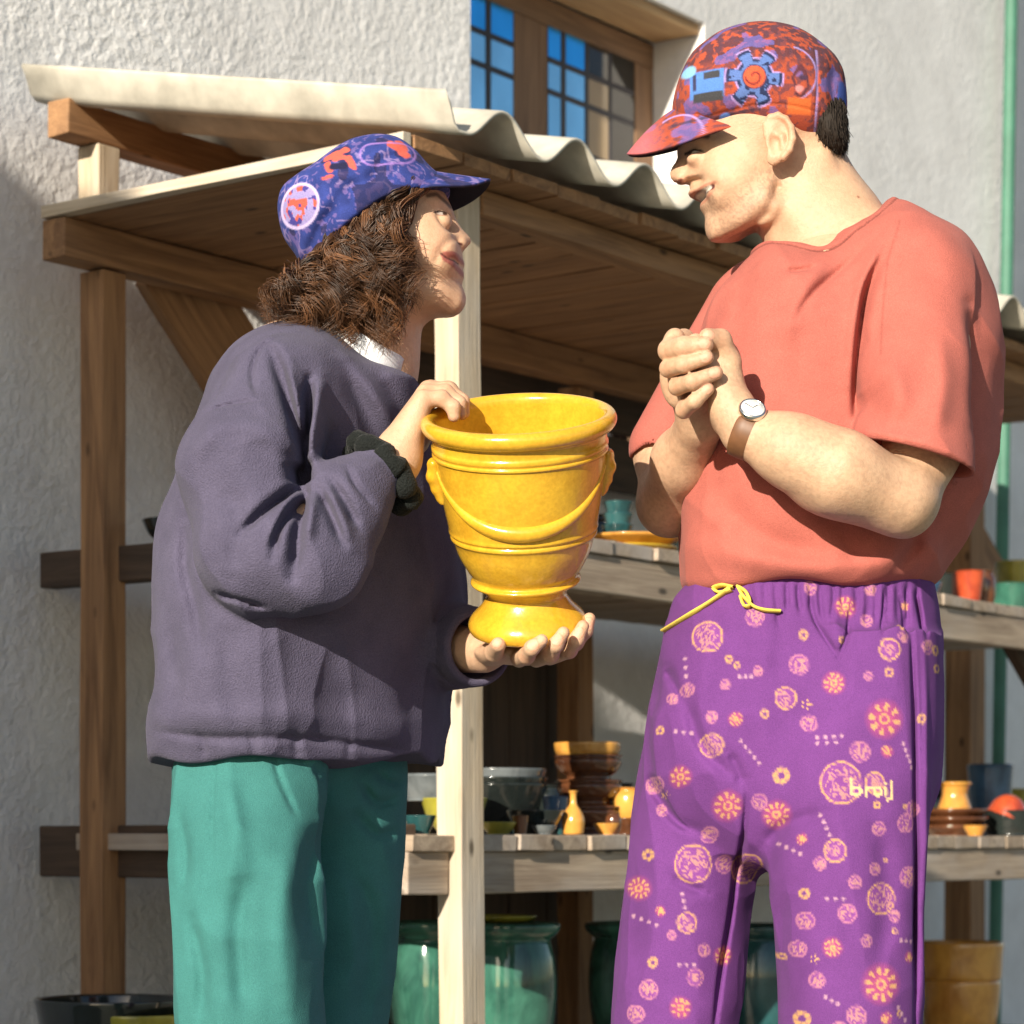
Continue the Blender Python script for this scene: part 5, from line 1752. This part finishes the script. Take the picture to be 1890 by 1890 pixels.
def keep_p(V):
    return V[:, 2] > .06
p1 = sdf_obj('p1', m_pants, (W(1115, 0, .06)[0], -.21, .58), (W(1750, 0, -.1)[0], .19, W(0, 1040, 0)[2]), .0024, MAT['print'], man, m_pcol)
p2 = sdf_obj('p2', m_pants, (W(1115, 0, .06)[0], -.21, .07), (W(1750, 0, -.1)[0], .19, .60), .006, MAT['print'], man, m_pcol, keep=lambda V: V[:, 2] < .586)
join('trousers', [p1, p2])

def surf_y(field, px, py, y0=-.34, y1=.1):
    """depth at which the ray of pixel px, py meets a body"""
    ys = np.linspace(y0, y1, 400)
    p = np.array([W(px, py, q) for q in ys])
    d = field((p[:, 0], p[:, 1], p[:, 2]))
    i = np.argmax(d < 0)
    return ys[i] if d[i] < 0 else None
MAT['cord'] = fabric('yellow_cord', (.78, .60, .10), .8, 900, .4, .1, .1)
def cord(pts, r, dy=.005):
    out = []
    for q in spline2(pts, 6, closed=False):
        Y = surf_y(lambda P: np.minimum(m_pants(P), m_shirt(P) + 0.002), q[0], q[1])
        out.append((q[0], q[1], Y if Y is not None else np.nan))
    ys = np.array([o[2] for o in out])
    i = np.arange(len(ys)); ok = ~np.isnan(ys)
    ys = np.interp(i, i[ok], ys[ok])
    ker = np.ones(5) / 5
    ys = np.convolve(np.pad(ys, 2, mode='edge'), ker, 'valid')
    return np.array([W(o[0], o[1], y - dy) for o, y in zip(out, ys)])
cps = [cord([(1352, 1082), (1330, 1098), (1300, 1118), (1265, 1140), (1226, 1164)], .0042), cord([(1362, 1082), (1372, 1100), (1390, 1118), (1412, 1126), (1440, 1128)], .0042),
       cord([(1356, 1084), (1335, 1080), (1318, 1086), (1330, 1094), (1352, 1088)], .0038), cord([(1366, 1084), (1378, 1094), (1384, 1116), (1374, 1118), (1366, 1100)], .0038)]
Vd, Qd, n = [], [], 0
for p in cps:
    me = tube_mesh('t', p, .0052, 8, rz=.0020)
    v = np.empty(len(me.vertices) * 3, f4); me.vertices.foreach_get('co', v)
    q = np.empty(len(me.loops), np.int32); me.loops.foreach_get('vertex_index', q)
    Vd.append(v.reshape(-1, 3)); Qd.append(q.reshape(-1, 4) + n); n += len(me.vertices)
    bpy.data.meshes.remove(me)
link('drawstring', np_mesh('drawstring', np.concatenate(Vd), np.concatenate(Qd)), MAT['cord'], man)
shoe(man, W(1242, 0, .07)[0] - .01, .06, -.75, -.6)
shoe(man, W(1572, 0, -.08)[0] - .01, -.09, -.75, -.6)

# ---- wristwatch
wa, wb = W(1400, 806, -.220), W(1352, 786, -.214)
ax = (wa - wb) / np.linalg.norm(wa - wb)
wc = W(1378, 797, -.2165)
e1 = np.cross(ax, [0, 1, 0]); e1 /= np.linalg.norm(e1)
if e1[2] < 0: e1 = -e1
e2 = np.cross(ax, e1)
if e2[1] > 0: e2 = -e2
watch = bpy.data.objects.new('wristwatch', None); COL.objects.link(watch); watch.location = wc; adopt(watch, man)
ring = [wc + (.0285 * math.cos(a)) * e1 + (.0285 * math.sin(a)) * e2 for a in np.linspace(0, 2 * math.pi, 40, endpoint=False)]
st = collar_band('strap', ring, .019, .003, MAT['leather'], None, 0); adopt(st, watch)
nrm = e1 * .62 + e2 * .78; nrm /= np.linalg.norm(nrm)
cc_ = wc + nrm * .0305
q = Vector(nrm).to_track_quat('Z', 'Y').to_matrix()
MAT['steel'] = plain('steel', (.75, .74, .70), .22, 1.0, var=.05)
MAT['dial'] = plain('watch_dial', (.86, .86, .84), .2, var=.03)
lathe('case', [(0, -.004), (.013, -.004), (.0155, -.001), (.0155, .003), (.0140, .005), (.0128, .0046), (.0128, .0040)], MAT['steel'], 32, watch, cc_, q)
lathe('dial', [(0, .0042), (.0127, .0042), (.0127, .0038)], MAT['dial'], 32, watch, cc_, q)
for a_, l_ in ((.6, .008), (2.4, .0105)):
    d_ = Vector((math.cos(a_), math.sin(a_), 0))
    p0, p1 = Vector(cc_) + q @ Vector((0, 0, .0046)), Vector(cc_) + q @ (d_ * l_ + Vector((0, 0, .0046)))
    timber('watch_hand', watch, p0, p1, .0009, .0004, MAT['iron'], up=tuple(nrm), bev=.0001, wob=0)

# ---- cap
m_crown = Blob([(1330, 262), (1285, 255), (1252, 235), (1241, 200), (1252, 149), (1274, 105), (1300, 82), (1329, 64), (1370, 52), (1412, 49), (1455, 56), (1491, 72), (1533, 105), (1550, 128), (1558, 152), (1562, 200), (1557, 240), (1545, 262), (1490, 290), (1412, 285)], (1408, 175), YM, .087, None, 2.3)
m_rim = [tuple(W(a, b_, Y)[[0, 2]]) for a, b_, Y in ((1225, 225, YM), (1262, 246, YM - .03), (1335, 236, YM - .07), (1380, 228, YM - .078), (1410, 223, YM - .08), (1456, 225, YM - .075), (1478, 239, YM - .07), (1520, 252, YM - .05), (1548, 256, YM), (1600, 256, YM), (1600, 0, YM), (1200, 0, YM), (1200, 215, YM))]
MCF = Folds([([(1262, 215), (1335, 205), (1400, 196), (1470, 200), (1555, 215)], -.07, 2.5, 1.3), ([(1500, 90), (1505, 150), (1500, 225)], -.05, 2.5, 1.6), ([(1410, 60), (1330, 100), (1285, 150)], -.06, 14, 3), ([(1535, 130), (1530, 180), (1540, 230)], -.03, 10, 4)])
def m_cap(P):
    return smax(m_crown(P) + MCF(P), poly_sd(P[0], P[2], m_rim), .004)
def m_capcol(V):
    px, py = PXY(V, YM - .05)
    x, y, z = V.T
    n = fbm(x, y, z, 170, 2, 5)
    c = np.tile([.37, .070, .036], (len(V), 1)) * (.85 + .3 * fbm(x, y, z, 30, 2)[:, None])
    top = soft(py, 128, 30) + soft(1600 - px, 100, 20) * .8
    top = np.clip(top, 0, 1)
    c = paint(c, (n > .47) * np.clip(top + .12, 0, 1) * .85, (.06, .03, .045))
    c = paint(c, (vnoise(x, y, z, 230, 9) > .58) * .7, (.09, .04, .06))
    c = paint(c, (vnoise(x, y, z, 65, 19) > .70) * .65, (.11, .11, .36))
    # cog wheel
    gx, gy = 1387, 158
    an = np.arctan2(py - gy, px - gx); rr = np.hypot(px - gx, py - gy)
    R = 38 + 15 * np.clip(np.sin(an * 6 + .9) * 2.2 + .55, -.35, .9)
    c = paint(c, soft(rr, R + 3, 2), (.38, .26, .55))
    c = paint(c, soft(rr, R, 2), (.022, .03, .085))
    c = paint(c, soft(rr, R - 6, 2) * (n < .66), (.10, .17, .42))
    c = paint(c, soft(rr, 22, 2), (.06, .03, .06)); c = paint(c, soft(rr, 20, 2), (.56, .10, .045))
    c = paint(c, soft(np.abs(rr - 10 - 2.0 * an), 1.8, 1.5) * (rr < 18), (.20, .03, .03))
    # block motif
    bx, by = px - 1303, py - 163 + (px - 1303) * -.03
    blk = soft(np.maximum(np.abs(bx) - 30, np.abs(by) - 26), 0, 2)
    c = paint(c, blk, (.09, .21, .55))
    c = paint(c, soft(np.maximum(np.abs(bx - 8) - 14, np.abs(by + 16) - 7), 0, 2), (.05, .05, .06)); c = paint(c, soft(np.maximum(np.abs(bx - 2) - 26, np.abs(by - 24) - 8), 0, 2), (.05, .05, .055))
    c = paint(c, soft(np.maximum(np.abs(bx + 22) - 3, np.abs(by + 6) - 16), 0, 2), (.04, .04, .09))
    c = paint(c, soft(np.hypot(px - 1272, py - 131), 12, 4), (.22, .45, .66))
    # small outlined figures
    ww = 9 * (vnoise(x, y, z, 110, 33) - .5)
    c = paint(c, soft(np.abs(np.hypot((px - 1472) * 1.25, (py - 166) * .62) - 16 + ww), 3.2, 2), (.10, .03, .04))
    c = paint(c, soft(np.hypot(px - 1468, (py - 178) * 1.3) + ww, 9, 3), (.60, .22, .22)); c = paint(c, soft(np.hypot((px - 1476) * .7, py - 158) + ww, 6, 2), (.06, .03, .06))
    c = paint(c, soft(np.abs(np.hypot(px - 1452, py - 150) - 50), 1.6, 1.5) * (px > 1460) * .8, (.34, .28, .60))
    c = paint(c, soft(np.abs(px - 1503), 1.8, 1.5) * (py > 100) * .7, (.30, .26, .58))
    c = paint(c, soft(np.maximum(np.abs(px - 1470) - 22, np.abs(py - 208) - 14), 0, 3), (.60, .13, .035))
    c = paint(c, soft(np.hypot((px - 1556) / .8, (py - 178) / 2.2), 14, 3), (.05, .09, .35))
    c = paint(c, soft(np.abs(py - 214 + (px - 1380) * .1), 3, 2) * (px > 1240) * (px < 1400) * .7, (.03, .03, .06))
    # on the peak: pink tip, lilac line, blue spot
    c = paint(c, soft(px, 1212, 40) * .8, (.52, .14, .16))
    c = paint(c, soft(np.abs(np.hypot(px - 1252, (py - 250)) - 44), 2, 1.5) * (px > 1225) * .8 * (py > 195), (.36, .26, .56))
    c = paint(c, soft(np.hypot(px - 1337, py - 225), 11, 3), (.10, .20, .55))
    return c
sdf_obj('cap', m_cap, W(1225, 275, -.1), W(1585, 35, .1), .0017, MAT['print'], man, m_capcol)
visor('cap_visor', (1246, 203), (1159, 286), (1350, 234), YM, .080, MAT['print'], man, m_capcol, drop=.010, th=.004, belly=.02, tilt=.20)
# ================================================================ THE YELLOW POT
m, nt, b = mat_new('yellow_glaze')
v = coords(nt)
c = ramp(nt, noise(nt, v, 26.0, 6, 0.65, .4), [(0.28, (0.58, 0.30, 0.018)), (0.65, (0.72, 0.42, 0.030))])
c = mixc(nt, .5, c, ramp(nt, noise(nt, v, 240.0, 3), [(0.3, (.75, .72, .6)), (0.7, (1.1, 1.1, 1.1))]), 'MULTIPLY')
nt.links.new(c, b.inputs['Base Color'])
b.inputs['Roughness'].default_value = 0.22
b.inputs['Coat Weight'].default_value = 0.6
b.inputs['Coat Roughness'].default_value = 0.08
bump(nt, b, noise(nt, v, 120.0, 3), 0.15, 0.002)
MAT['yellow_glaze'] = m
top_c, bot_c = W(957, 766, -.165), W(974, 1150, -.075)
pot = thing('garden_pot', 'glossy yellow glazed urn with rope swags held between the two people', 'pot', tuple(bot_c))
axis = (top_c - bot_c); HP = float(np.linalg.norm(axis)); axis /= HP
Zp = Vector(axis)
Xp = Vector((1, 0, 0)); Xp = (Xp - Zp * Xp.dot(Zp)).normalized()
Yp = Zp.cross(Xp)
RP = Matrix((Xp, Yp, Zp)).transposed()
k = HP / 386.0           # metres per traced pixel along the axis
s_ = lambda r, py: (r / 1640.0 * 1.0, (1152 - py) * k)
outer = [(0, 1168), (70, 1170), (103, 1166), (111, 1156), (111, 1146), (104, 1134), (88, 1118), (78, 1104), (75, 1094), (86, 1079), (100, 1074), (103, 1068), (96, 1062), (106, 1048), (122, 1018), (131, 990), (136, 984), (136, 979), (134.5, 976), (138.5, 972), (138.5, 967), (139, 960), (147, 915), (154, 870), (158, 836), (161, 833), (161.5, 828), (159, 826),
         (162, 821), (162, 815), (160, 811), (161, 800), (163, 796), (172, 791), (178, 783), (179, 774), (175, 766), (166, 762), (158, 765), (153, 774), (151, 800), (146, 860), (138, 930), (126, 1000), (95, 1045), (40, 1058), (0, 1060)]
prof = smooth_prof([s_(r, y) for r, y in outer], 3)
def pot_r(py):
    o = [(r, y) for r, y in outer[:36]]
    ys = np.array([q[1] for q in o[8:30]]); rs = np.array([q[0] for q in o[8:30]])
    i = np.argsort(ys)
    return np.interp(py, ys[i], rs[i])
lathe('vessel', prof, MAT['yellow_glaze'], 96, pot, tuple(bot_c), RP)
def on_pot(phi, py, lift):
    r = (pot_r(py) + lift) / 1640.0
    p = Vector((r * math.sin(phi), -r * math.cos(phi), (1152 - py) * k))
    return Vector(bot_c) + RP @ p
for half_ in (0, math.pi):
    P_, R_ = [], []
    for i in range(41):
        t = i / 40
        phi = math.radians(-78 + 156 * t) + half_
        py = 948 - 92 * abs(2 * t - 1) ** 2.1
        P_.append(on_pot(phi, py, -1.0 - 5 * math.sin(math.pi * t))); R_.append((4.5 + 12.5 * math.sin(math.pi * t) ** 1.3) / 1640)
    o = link('swag', tube_mesh('swag', P_, R_, 14), MAT['yellow_glaze']); adopt(o, pot)
for phi in (math.radians(-86), math.radians(92)):
    def mask(P):
        d = None
        for py, r, l in ((846, 13, 2), (868, 17, 4), (890, 14, 3), (908, 10, 1)):
            e = sph(P, on_pot(phi, py, l), r / 1640)
            d = e if d is None else smin(d, e, .006)
        for s2 in (-1, 1):
            d = smin(d, cone(P, on_pot(phi + s2 * .08, 842, 3), on_pot(phi + s2 * .05, 915, 0), .004, .003), .004)
        return d
    c0 = np.array(on_pot(phi, 875, 0))
    sdf_obj('mask_boss', mask, c0 - .05, c0 + .05, .002, MAT['yellow_glaze'], pot)
# ================================================================ POTTERY ON THE SHELVES
GL = {
    'dark': glaze('dark_glaze', (0.02, 0.026, 0.024), (0.008, 0.01, 0.01), .12),
    'teal': glaze('dark_teal_glaze', (0.03, 0.11, 0.115), (0.01, 0.04, 0.045), .15),
    'green': glaze('green_glaze', (0.05, 0.17, 0.12), (0.012, 0.05, 0.04), .08),
    'brown': glaze('brown_glaze', (0.15, 0.055, 0.022), (0.055, 0.02, 0.01), .16),
    'honey': glaze('honey_glaze', (0.72, 0.36, 0.07), (0.45, 0.18, 0.03), .2),
    'yellow': glaze('mustard_glaze', (0.62, 0.42, 0.03), (0.4, 0.22, 0.012), .18),
    'blue': glaze('blue_glaze', (0.06, 0.14, 0.26), (0.02, 0.045, 0.09), .22),
    'red': glaze('red_glaze', (0.52, 0.085, 0.03), (0.26, 0.03, 0.015), .2),
    'grey': glaze('slate_glaze', (0.17, 0.19, 0.2), (0.07, 0.08, 0.085), .2),
    'olive': glaze('olive_glaze', (0.36, 0.33, 0.04), (0.16, 0.15, 0.02), .2),
}
def spot(px, v, z):
    """place on the shelf of height z, seen at column px, at v: position and pixel scale"""
    u = at_v(px, 900, v)[0]
    p = S(u, v, z)
    return p, (p.y + CAMD) / F
def pot_at(name, label, cat, px, v, z, prof, gl, group=None, seg=40, n=4):
    """prof in photo pixels (radius, height above the shelf)"""
    p, k = spot(px, v, z)
    pr = smooth_prof([(r * k, h * k) for r, h in prof], n)
    o = lathe(name, pr, GL[gl] if isinstance(gl, str) else gl, seg, None, p)
    o.rotation_euler.z = random.uniform(0, 6)
    return tag(o, label, cat, group)
def bowl_prof(r, h, foot=.5, th=5):
    return [(0, 0), (r * foot, 0), (r * foot, h * .08), (r * .8, h * .45), (r * .97, h * .9), (r, h), (r - th * .5, h + 1), (r - th, h * .95), (r * .75, h * .5), (r * .4, h * .16), (0, h * .13)]
def jar_prof(r, h, neck=.72, lip=.8, th=6):
    return [(0, 0), (r * .6, 0), (r * .66, h * .03), (r * .92, h * .3), (r, h * .55), (r * .93, h * .78), (r * neck, h * .91), (r * (neck + .02), h * .95), (r * lip, h * .985), (r * lip, h), (r * lip - th, h), (r * neck - th, h * .93), (r * .85, h * .75), (r * .85, h * .4), (0, h * .1)]
def cup_prof(r0, r1, h, th=4):
    return [(0, 0), (r0, 0), (r0, 2), (r0 + (r1 - r0) * .5, h * .5), (r1, h * .96), (r1 + 1, h), (r1 - th, h), (r0 + (r1 - r0) * .5 - th, h * .5), (r0 - th, 5), (0, 5)]
zU, zL, zB = zu_top + .001, zl_top + .001, .386
# upper shelf
pot_at('plate', 'yellow plate under the stacked one on the upper shelf behind the urn', 'plate', 1160, .10, zU, [(0, 0), (55, 0), (60, 3), (84, 9), (90, 12), (88, 14), (60, 7), (0, 6)], 'yellow', 'yellow plates')
pot_at('plate', 'upper yellow plate of the pair beside the urn', 'plate', 1168, .10, zU + .0115, [(0, 0), (55, 0), (60, 4), (86, 16), (92, 20), (90, 23), (60, 9), (0, 8)], 'honey', 'yellow plates')
p_, k_ = spot(1150, .30, zU)
for i in range(3):
    pot_at('bowl', ('lowest of the dark teal bowls stacked on the yellow plates', 'middle one of the dark teal bowls stacked on the yellow plates', 'topmost of the dark teal bowls stacked on the yellow plates')[i], 'bowl', 1139 + i, .10, zU + .0205 + .0205 * i, bowl_prof(30 - i, 31, .75), 'teal', 'small dark teal bowls')
pot_at('jar', 'small black jar next to the yellow plates', 'jar', 1262, .12, zU, jar_prof(24, 62), 'dark')
pot_at('bowl', 'black bowl on the side rail behind the grey-purple sweatshirt', 'bowl', 330, .42, at_u(88, 1023, -.06)[1] + .002, bowl_prof(68, 50, .45), 'dark')
o_b = bpy.data.objects['bowl.003']
_u = at_v(326, 960, .60)[0]
timber('shelf_board', stall, S(-.055, .42, at_u(88, 1023, -.06)[1] - .010), S(-.055 + .5, .42, at_u(88, 1023, -.06)[1] - .010), .62, .018, MAT['dark_wood'])
o_b.location = S(at_v(326, 960, .60)[0], .60, at_u(88, 1023, -.06)[1] + .0)
pot_at('jar', 'black jar on the upper shelf beside the red pot', 'jar', 1738, .16, zU, cup_prof(30, 34, 62), 'dark')
pot_at('pot', 'slim red-brown pot on the upper shelf between two dark pots', 'pot', 1790, .10, zU, cup_prof(18, 27, 66), 'red')
pot_at('pot', 'large dark green pot at the far end of the upper shelf', 'pot', 1868, .16, zU, cup_prof(46, 58, 62), 'green')
pot_at('bowl', 'small olive bowl resting behind the dark green pot', 'bowl', 1880, .34, zU, bowl_prof(44, 132, .6), 'olive')
# lower shelf
pot_at('bowl', 'olive bowl half hidden behind the pale corner post', 'bowl', 838, .16, zL, bowl_prof(62, 66, .5), 'olive')
pot_at('dish', 'dark dish lying over the olive bowl by the corner post', 'dish', 800, .2, zL + .056, [(0, 0), (46, 0), (50, 4), (66, 40), (68, 46), (64, 47), (48, 10), (0, 8)], 'grey')
for i, (pr, h0, gl_) in enumerate(((bowl_prof(88, 92, .55), 0, 'dark'), (bowl_prof(86, 90, .55), 14, 'dark'), (bowl_prof(84, 92, .55), 28, 'grey'))):
    p_, k_ = spot(925, .24, zL)
    pot_at('bowl', ('lowest of three large dark bowls nested by the corner post', 'middle one of three large dark bowls nested by the corner post', 'slate rimmed bowl topping the three nested by the corner post')[i], 'bowl', 925, .24, zL + h0 * k_, pr, gl_, 'large dark nested bowls', 56)
pot_at('bowl', 'black glazed bowl with a bright rim in front of the nested bowls', 'bowl', 988, .085, zL, bowl_prof(54, 44, .5), 'dark')
pot_at('cup', 'pale blue cup standing inside the black bowl', 'cup', 1025, .10, zL + .010, cup_prof(18, 24, 58), 'blue')
p_, k_ = spot(1085, .16, zL)
for i, h0 in enumerate((0, 48, 94)):
    pot_at('pot', ('brown pot at the bottom of the stack of three', 'brown pot in the middle of the stack of three', 'light rimmed brown pot on top of the stack of three')[i], 'pot', 1086, .16, zL + h0 * k_, [(0, 0), (44, 0), (47, 4), (40, 13), (52, 22), (60, 34), (62, 42), (58, 47), (64, 50), (60, 53), (50, 46), (45, 30), (0, 20)], 'brown', 'stacked brown pots', 48)
pot_at('lid', 'honey coloured shallow dish lying on the brown pot stack', 'dish', 1084, .16, zL + 146 * k_, [(0, 0), (50, 0), (58, 4), (61, 12), (62, 22), (58, 23), (54, 10), (0, 6)], 'honey')
pot_at('bottle', 'little honey bottle with a narrow neck by the brown pots', 'bottle', 1058, .045, zL, [(0, 0), (17, 0), (20, 10), (21, 28), (15, 44), (7, 56), (6, 74), (9, 80), (6, 80), (4, 70), (0, 40)], 'honey')
pot_at('dish', 'brown dish under the small honey pot', 'dish', 1158, .10, zL, bowl_prof(38, 30, .7), 'brown')
pot_at('pot', 'small honey pot sitting on the brown dish', 'pot', 1160, .10, zL + .024, jar_prof(30, 62), 'honey')
for i in range(3):
    p_, k_ = spot(1765, .16, zL)
    pot_at('plate', ('lowest of three brown plates under the honey vase', 'middle one of three brown plates under the honey vase', 'top plate of three brown ones under the honey vase')[i], 'plate', 1762, .16, zL + 15 * i * k_, [(0, 0), (42, 0), (46, 3), (60, 14), (62, 18), (58, 19), (44, 8), (0, 7)], 'brown', 'brown plates')
pot_at('vase', 'waisted honey vase on a stack of brown plates', 'vase', 1762, .16, zL + 40 * k_, [(0, 0), (31, 0), (33, 4), (27, 22), (23, 36), (26, 50), (31, 55), (31, 58), (27, 57), (19, 40), (0, 20)], 'honey')
pot_at('cup', 'large blue beaker beside the honey vase', 'beaker', 1828, .34, zL, cup_prof(34, 42, 128), 'blue')
pot_at('pot', 'squat black pot in front of the blue beaker', 'pot', 1866, .10, zL, cup_prof(46, 52, 46), 'dark')
pot_at('lid', 'domed red lid tilted on the squat black pot', 'lid', 1858, .10, zL + .045, [(0, 0), (34, 0), (36, 3), (30, 22), (16, 36), (0, 40)], 'red').rotation_euler = (0.15, .30, .2)
# big planters on the bottom shelf
def planter(px, v, r, ptop, label, gl_):
    p, k = spot(px, v, zB)
    top = CAMZ + (HOR - ptop) * k
    H = (top - zB) / k
    return pot_at('planter', label, 'planter', px, v, zB, [(0, 0), (r * .62, 0), (r * .66, 8), (r * .9, H * .35), (r, H * .6), (r * .97, H * .78), (r * .9, H * .88), (r * .88, H * .905), (r * .98, H * .93), (r * 1.06, H * .955), (r * 1.08, H * .985), (r * 1.02, H), (r * .96, H * .99), (r * .84, H * .93), (r * .88, H * .6), (r * .5, H * .1), (0, H * .08)], gl_, 'big green glazed planters', 64, 5)
planter(800, .30, 84, 1700, 'dark green glazed planter half hidden by the teal trousers and corner post', 'green')
planter(935, .22, 92, 1702, 'green glazed planter just past the pale corner post', 'green')
planter(1178, .22, 92, 1702, 'green glazed planter next to the purple trouser leg', 'green')
planter(1395, .24, 92, 1706, 'teal glazed planter showing between the purple trouser legs', 'teal')
pot_at('saucer', 'yellow-green saucer lying on the rim of the green planter', 'saucer', 925, .22, CAMZ + (HOR - 1703) * spot(935, .22, zB)[1], [(0, 0), (40, 0), (60, 5), (66, 12), (64, 14), (56, 8), (0, 5)], 'olive')
pot_at('tub', 'banded honey tub below the shelf beside the purple trousers', 'tub', 1772, .25, zB, [(0, 0), (60, 0), (62, 6), (70, 60), (74, 110), (71, 116), (76, 122), (78, 160), (80, 180), (76, 182), (66, 120), (0, 20)], 'honey')
pot_at('bowl', 'wide black bowl low down by the wall', 'bowl', 205, .55, zB, bowl_prof(140, 232, .45, 9), 'dark', None, 64)
pot_at('bowl', 'wide olive bowl nested in the black one by the wall', 'bowl', 252, .50, zB + .02, bowl_prof(112, 186, .45, 8), 'olive', None, 64)
# a crowd of small ware further back on the lower and upper shelves
extra = [(905, .46, zL, jar_prof(30, 78), 'teal', 'teal jar at the back of the lower shelf by the corner post', 'jar'), (965, .52, zL, cup_prof(26, 34, 96), 'brown', 'tall brown beaker at the back of the lower shelf', 'beaker'),
         (1020, .50, zL, bowl_prof(46, 60, .6), 'teal', 'teal bowl at the back of the lower shelf by the brown stack', 'bowl'), (1140, .44, zL, jar_prof(38, 96), 'dark', 'black jar behind the small honey pot', 'jar'), (1190, .30, zL, bowl_prof(40, 52, .6), 'red', 'red bowl against the purple trouser leg', 'bowl'),
         (962, .10, zL, cup_prof(15, 19, 30), 'teal', 'small teal cup between the nested bowls and post', 'cup'), (920, .07, zL, bowl_prof(34, 22, .6), 'olive', 'shallow olive bowl at the shelf edge by the post', 'bowl'),
         (1120, .05, zL, bowl_prof(26, 20, .6), 'honey', 'tiny honey bowl at the shelf edge under the brown stack', 'bowl'),
         (1205, .20, zU, jar_prof(34, 64), 'brown', 'brown jar at the back of the upper shelf behind the elbow', 'jar'), (1092, .20, zU, jar_prof(36, 84), 'dark', 'black jar at the back of the upper shelf behind the urn', 'jar'),
         (1818, .10, zU, jar_prof(20, 74), 'brown', 'brown jar on the upper shelf behind the green pot', 'jar'), (1722, .42, zL, jar_prof(34, 90), 'dark', 'black jar on the lower shelf next to the trousers', 'jar'), (1880, .44, zL, bowl_prof(52, 86, .6), 'olive', 'deep olive bowl behind the squat black pot', 'bowl')]
extra += [(960, .05, zL, cup_prof(12, 15, 34), 'brown', 'small brown beaker at the shelf edge beside the olive bowl', 'beaker'), (1004, .04, zL, bowl_prof(24, 16, .6), 'grey', 'small slate dish at the shelf edge left of the honey bottle'.replace('left of', 'next to'), 'dish'),
          (1132, .04, zL, jar_prof(15, 40), 'brown', 'small brown jar between the brown stack and honey pot', 'jar'), (1012, .17, zL, jar_prof(26, 92), 'dark', 'tall black jar behind the honey bottle', 'jar'),
          (775, .08, zL, bowl_prof(30, 34, .6), 'teal', 'small teal bowl on the stub of shelf by the teal trousers', 'bowl'), (1155, .16, zL, cup_prof(30, 36, 78), 'teal', 'teal beaker behind the small honey pot', 'beaker'),
          (1225, .07, zU, cup_prof(16, 20, 44), 'grey', 'slate cup on the upper shelf by the coral shirt', 'cup'), (1800, .05, zL, bowl_prof(22, 18, .6), 'honey', 'tiny honey bowl before the blue beaker', 'bowl'),
          (1712, .07, zU, bowl_prof(26, 30, .6), 'blue', 'small blue bowl on the upper shelf behind the coral shirt', 'bowl')]
for px_, v_, z_, pr_, gl_, lab_, cat_ in extra:
    pot_at(cat_, lab_, cat_, px_, v_, z_, pr_, gl_)
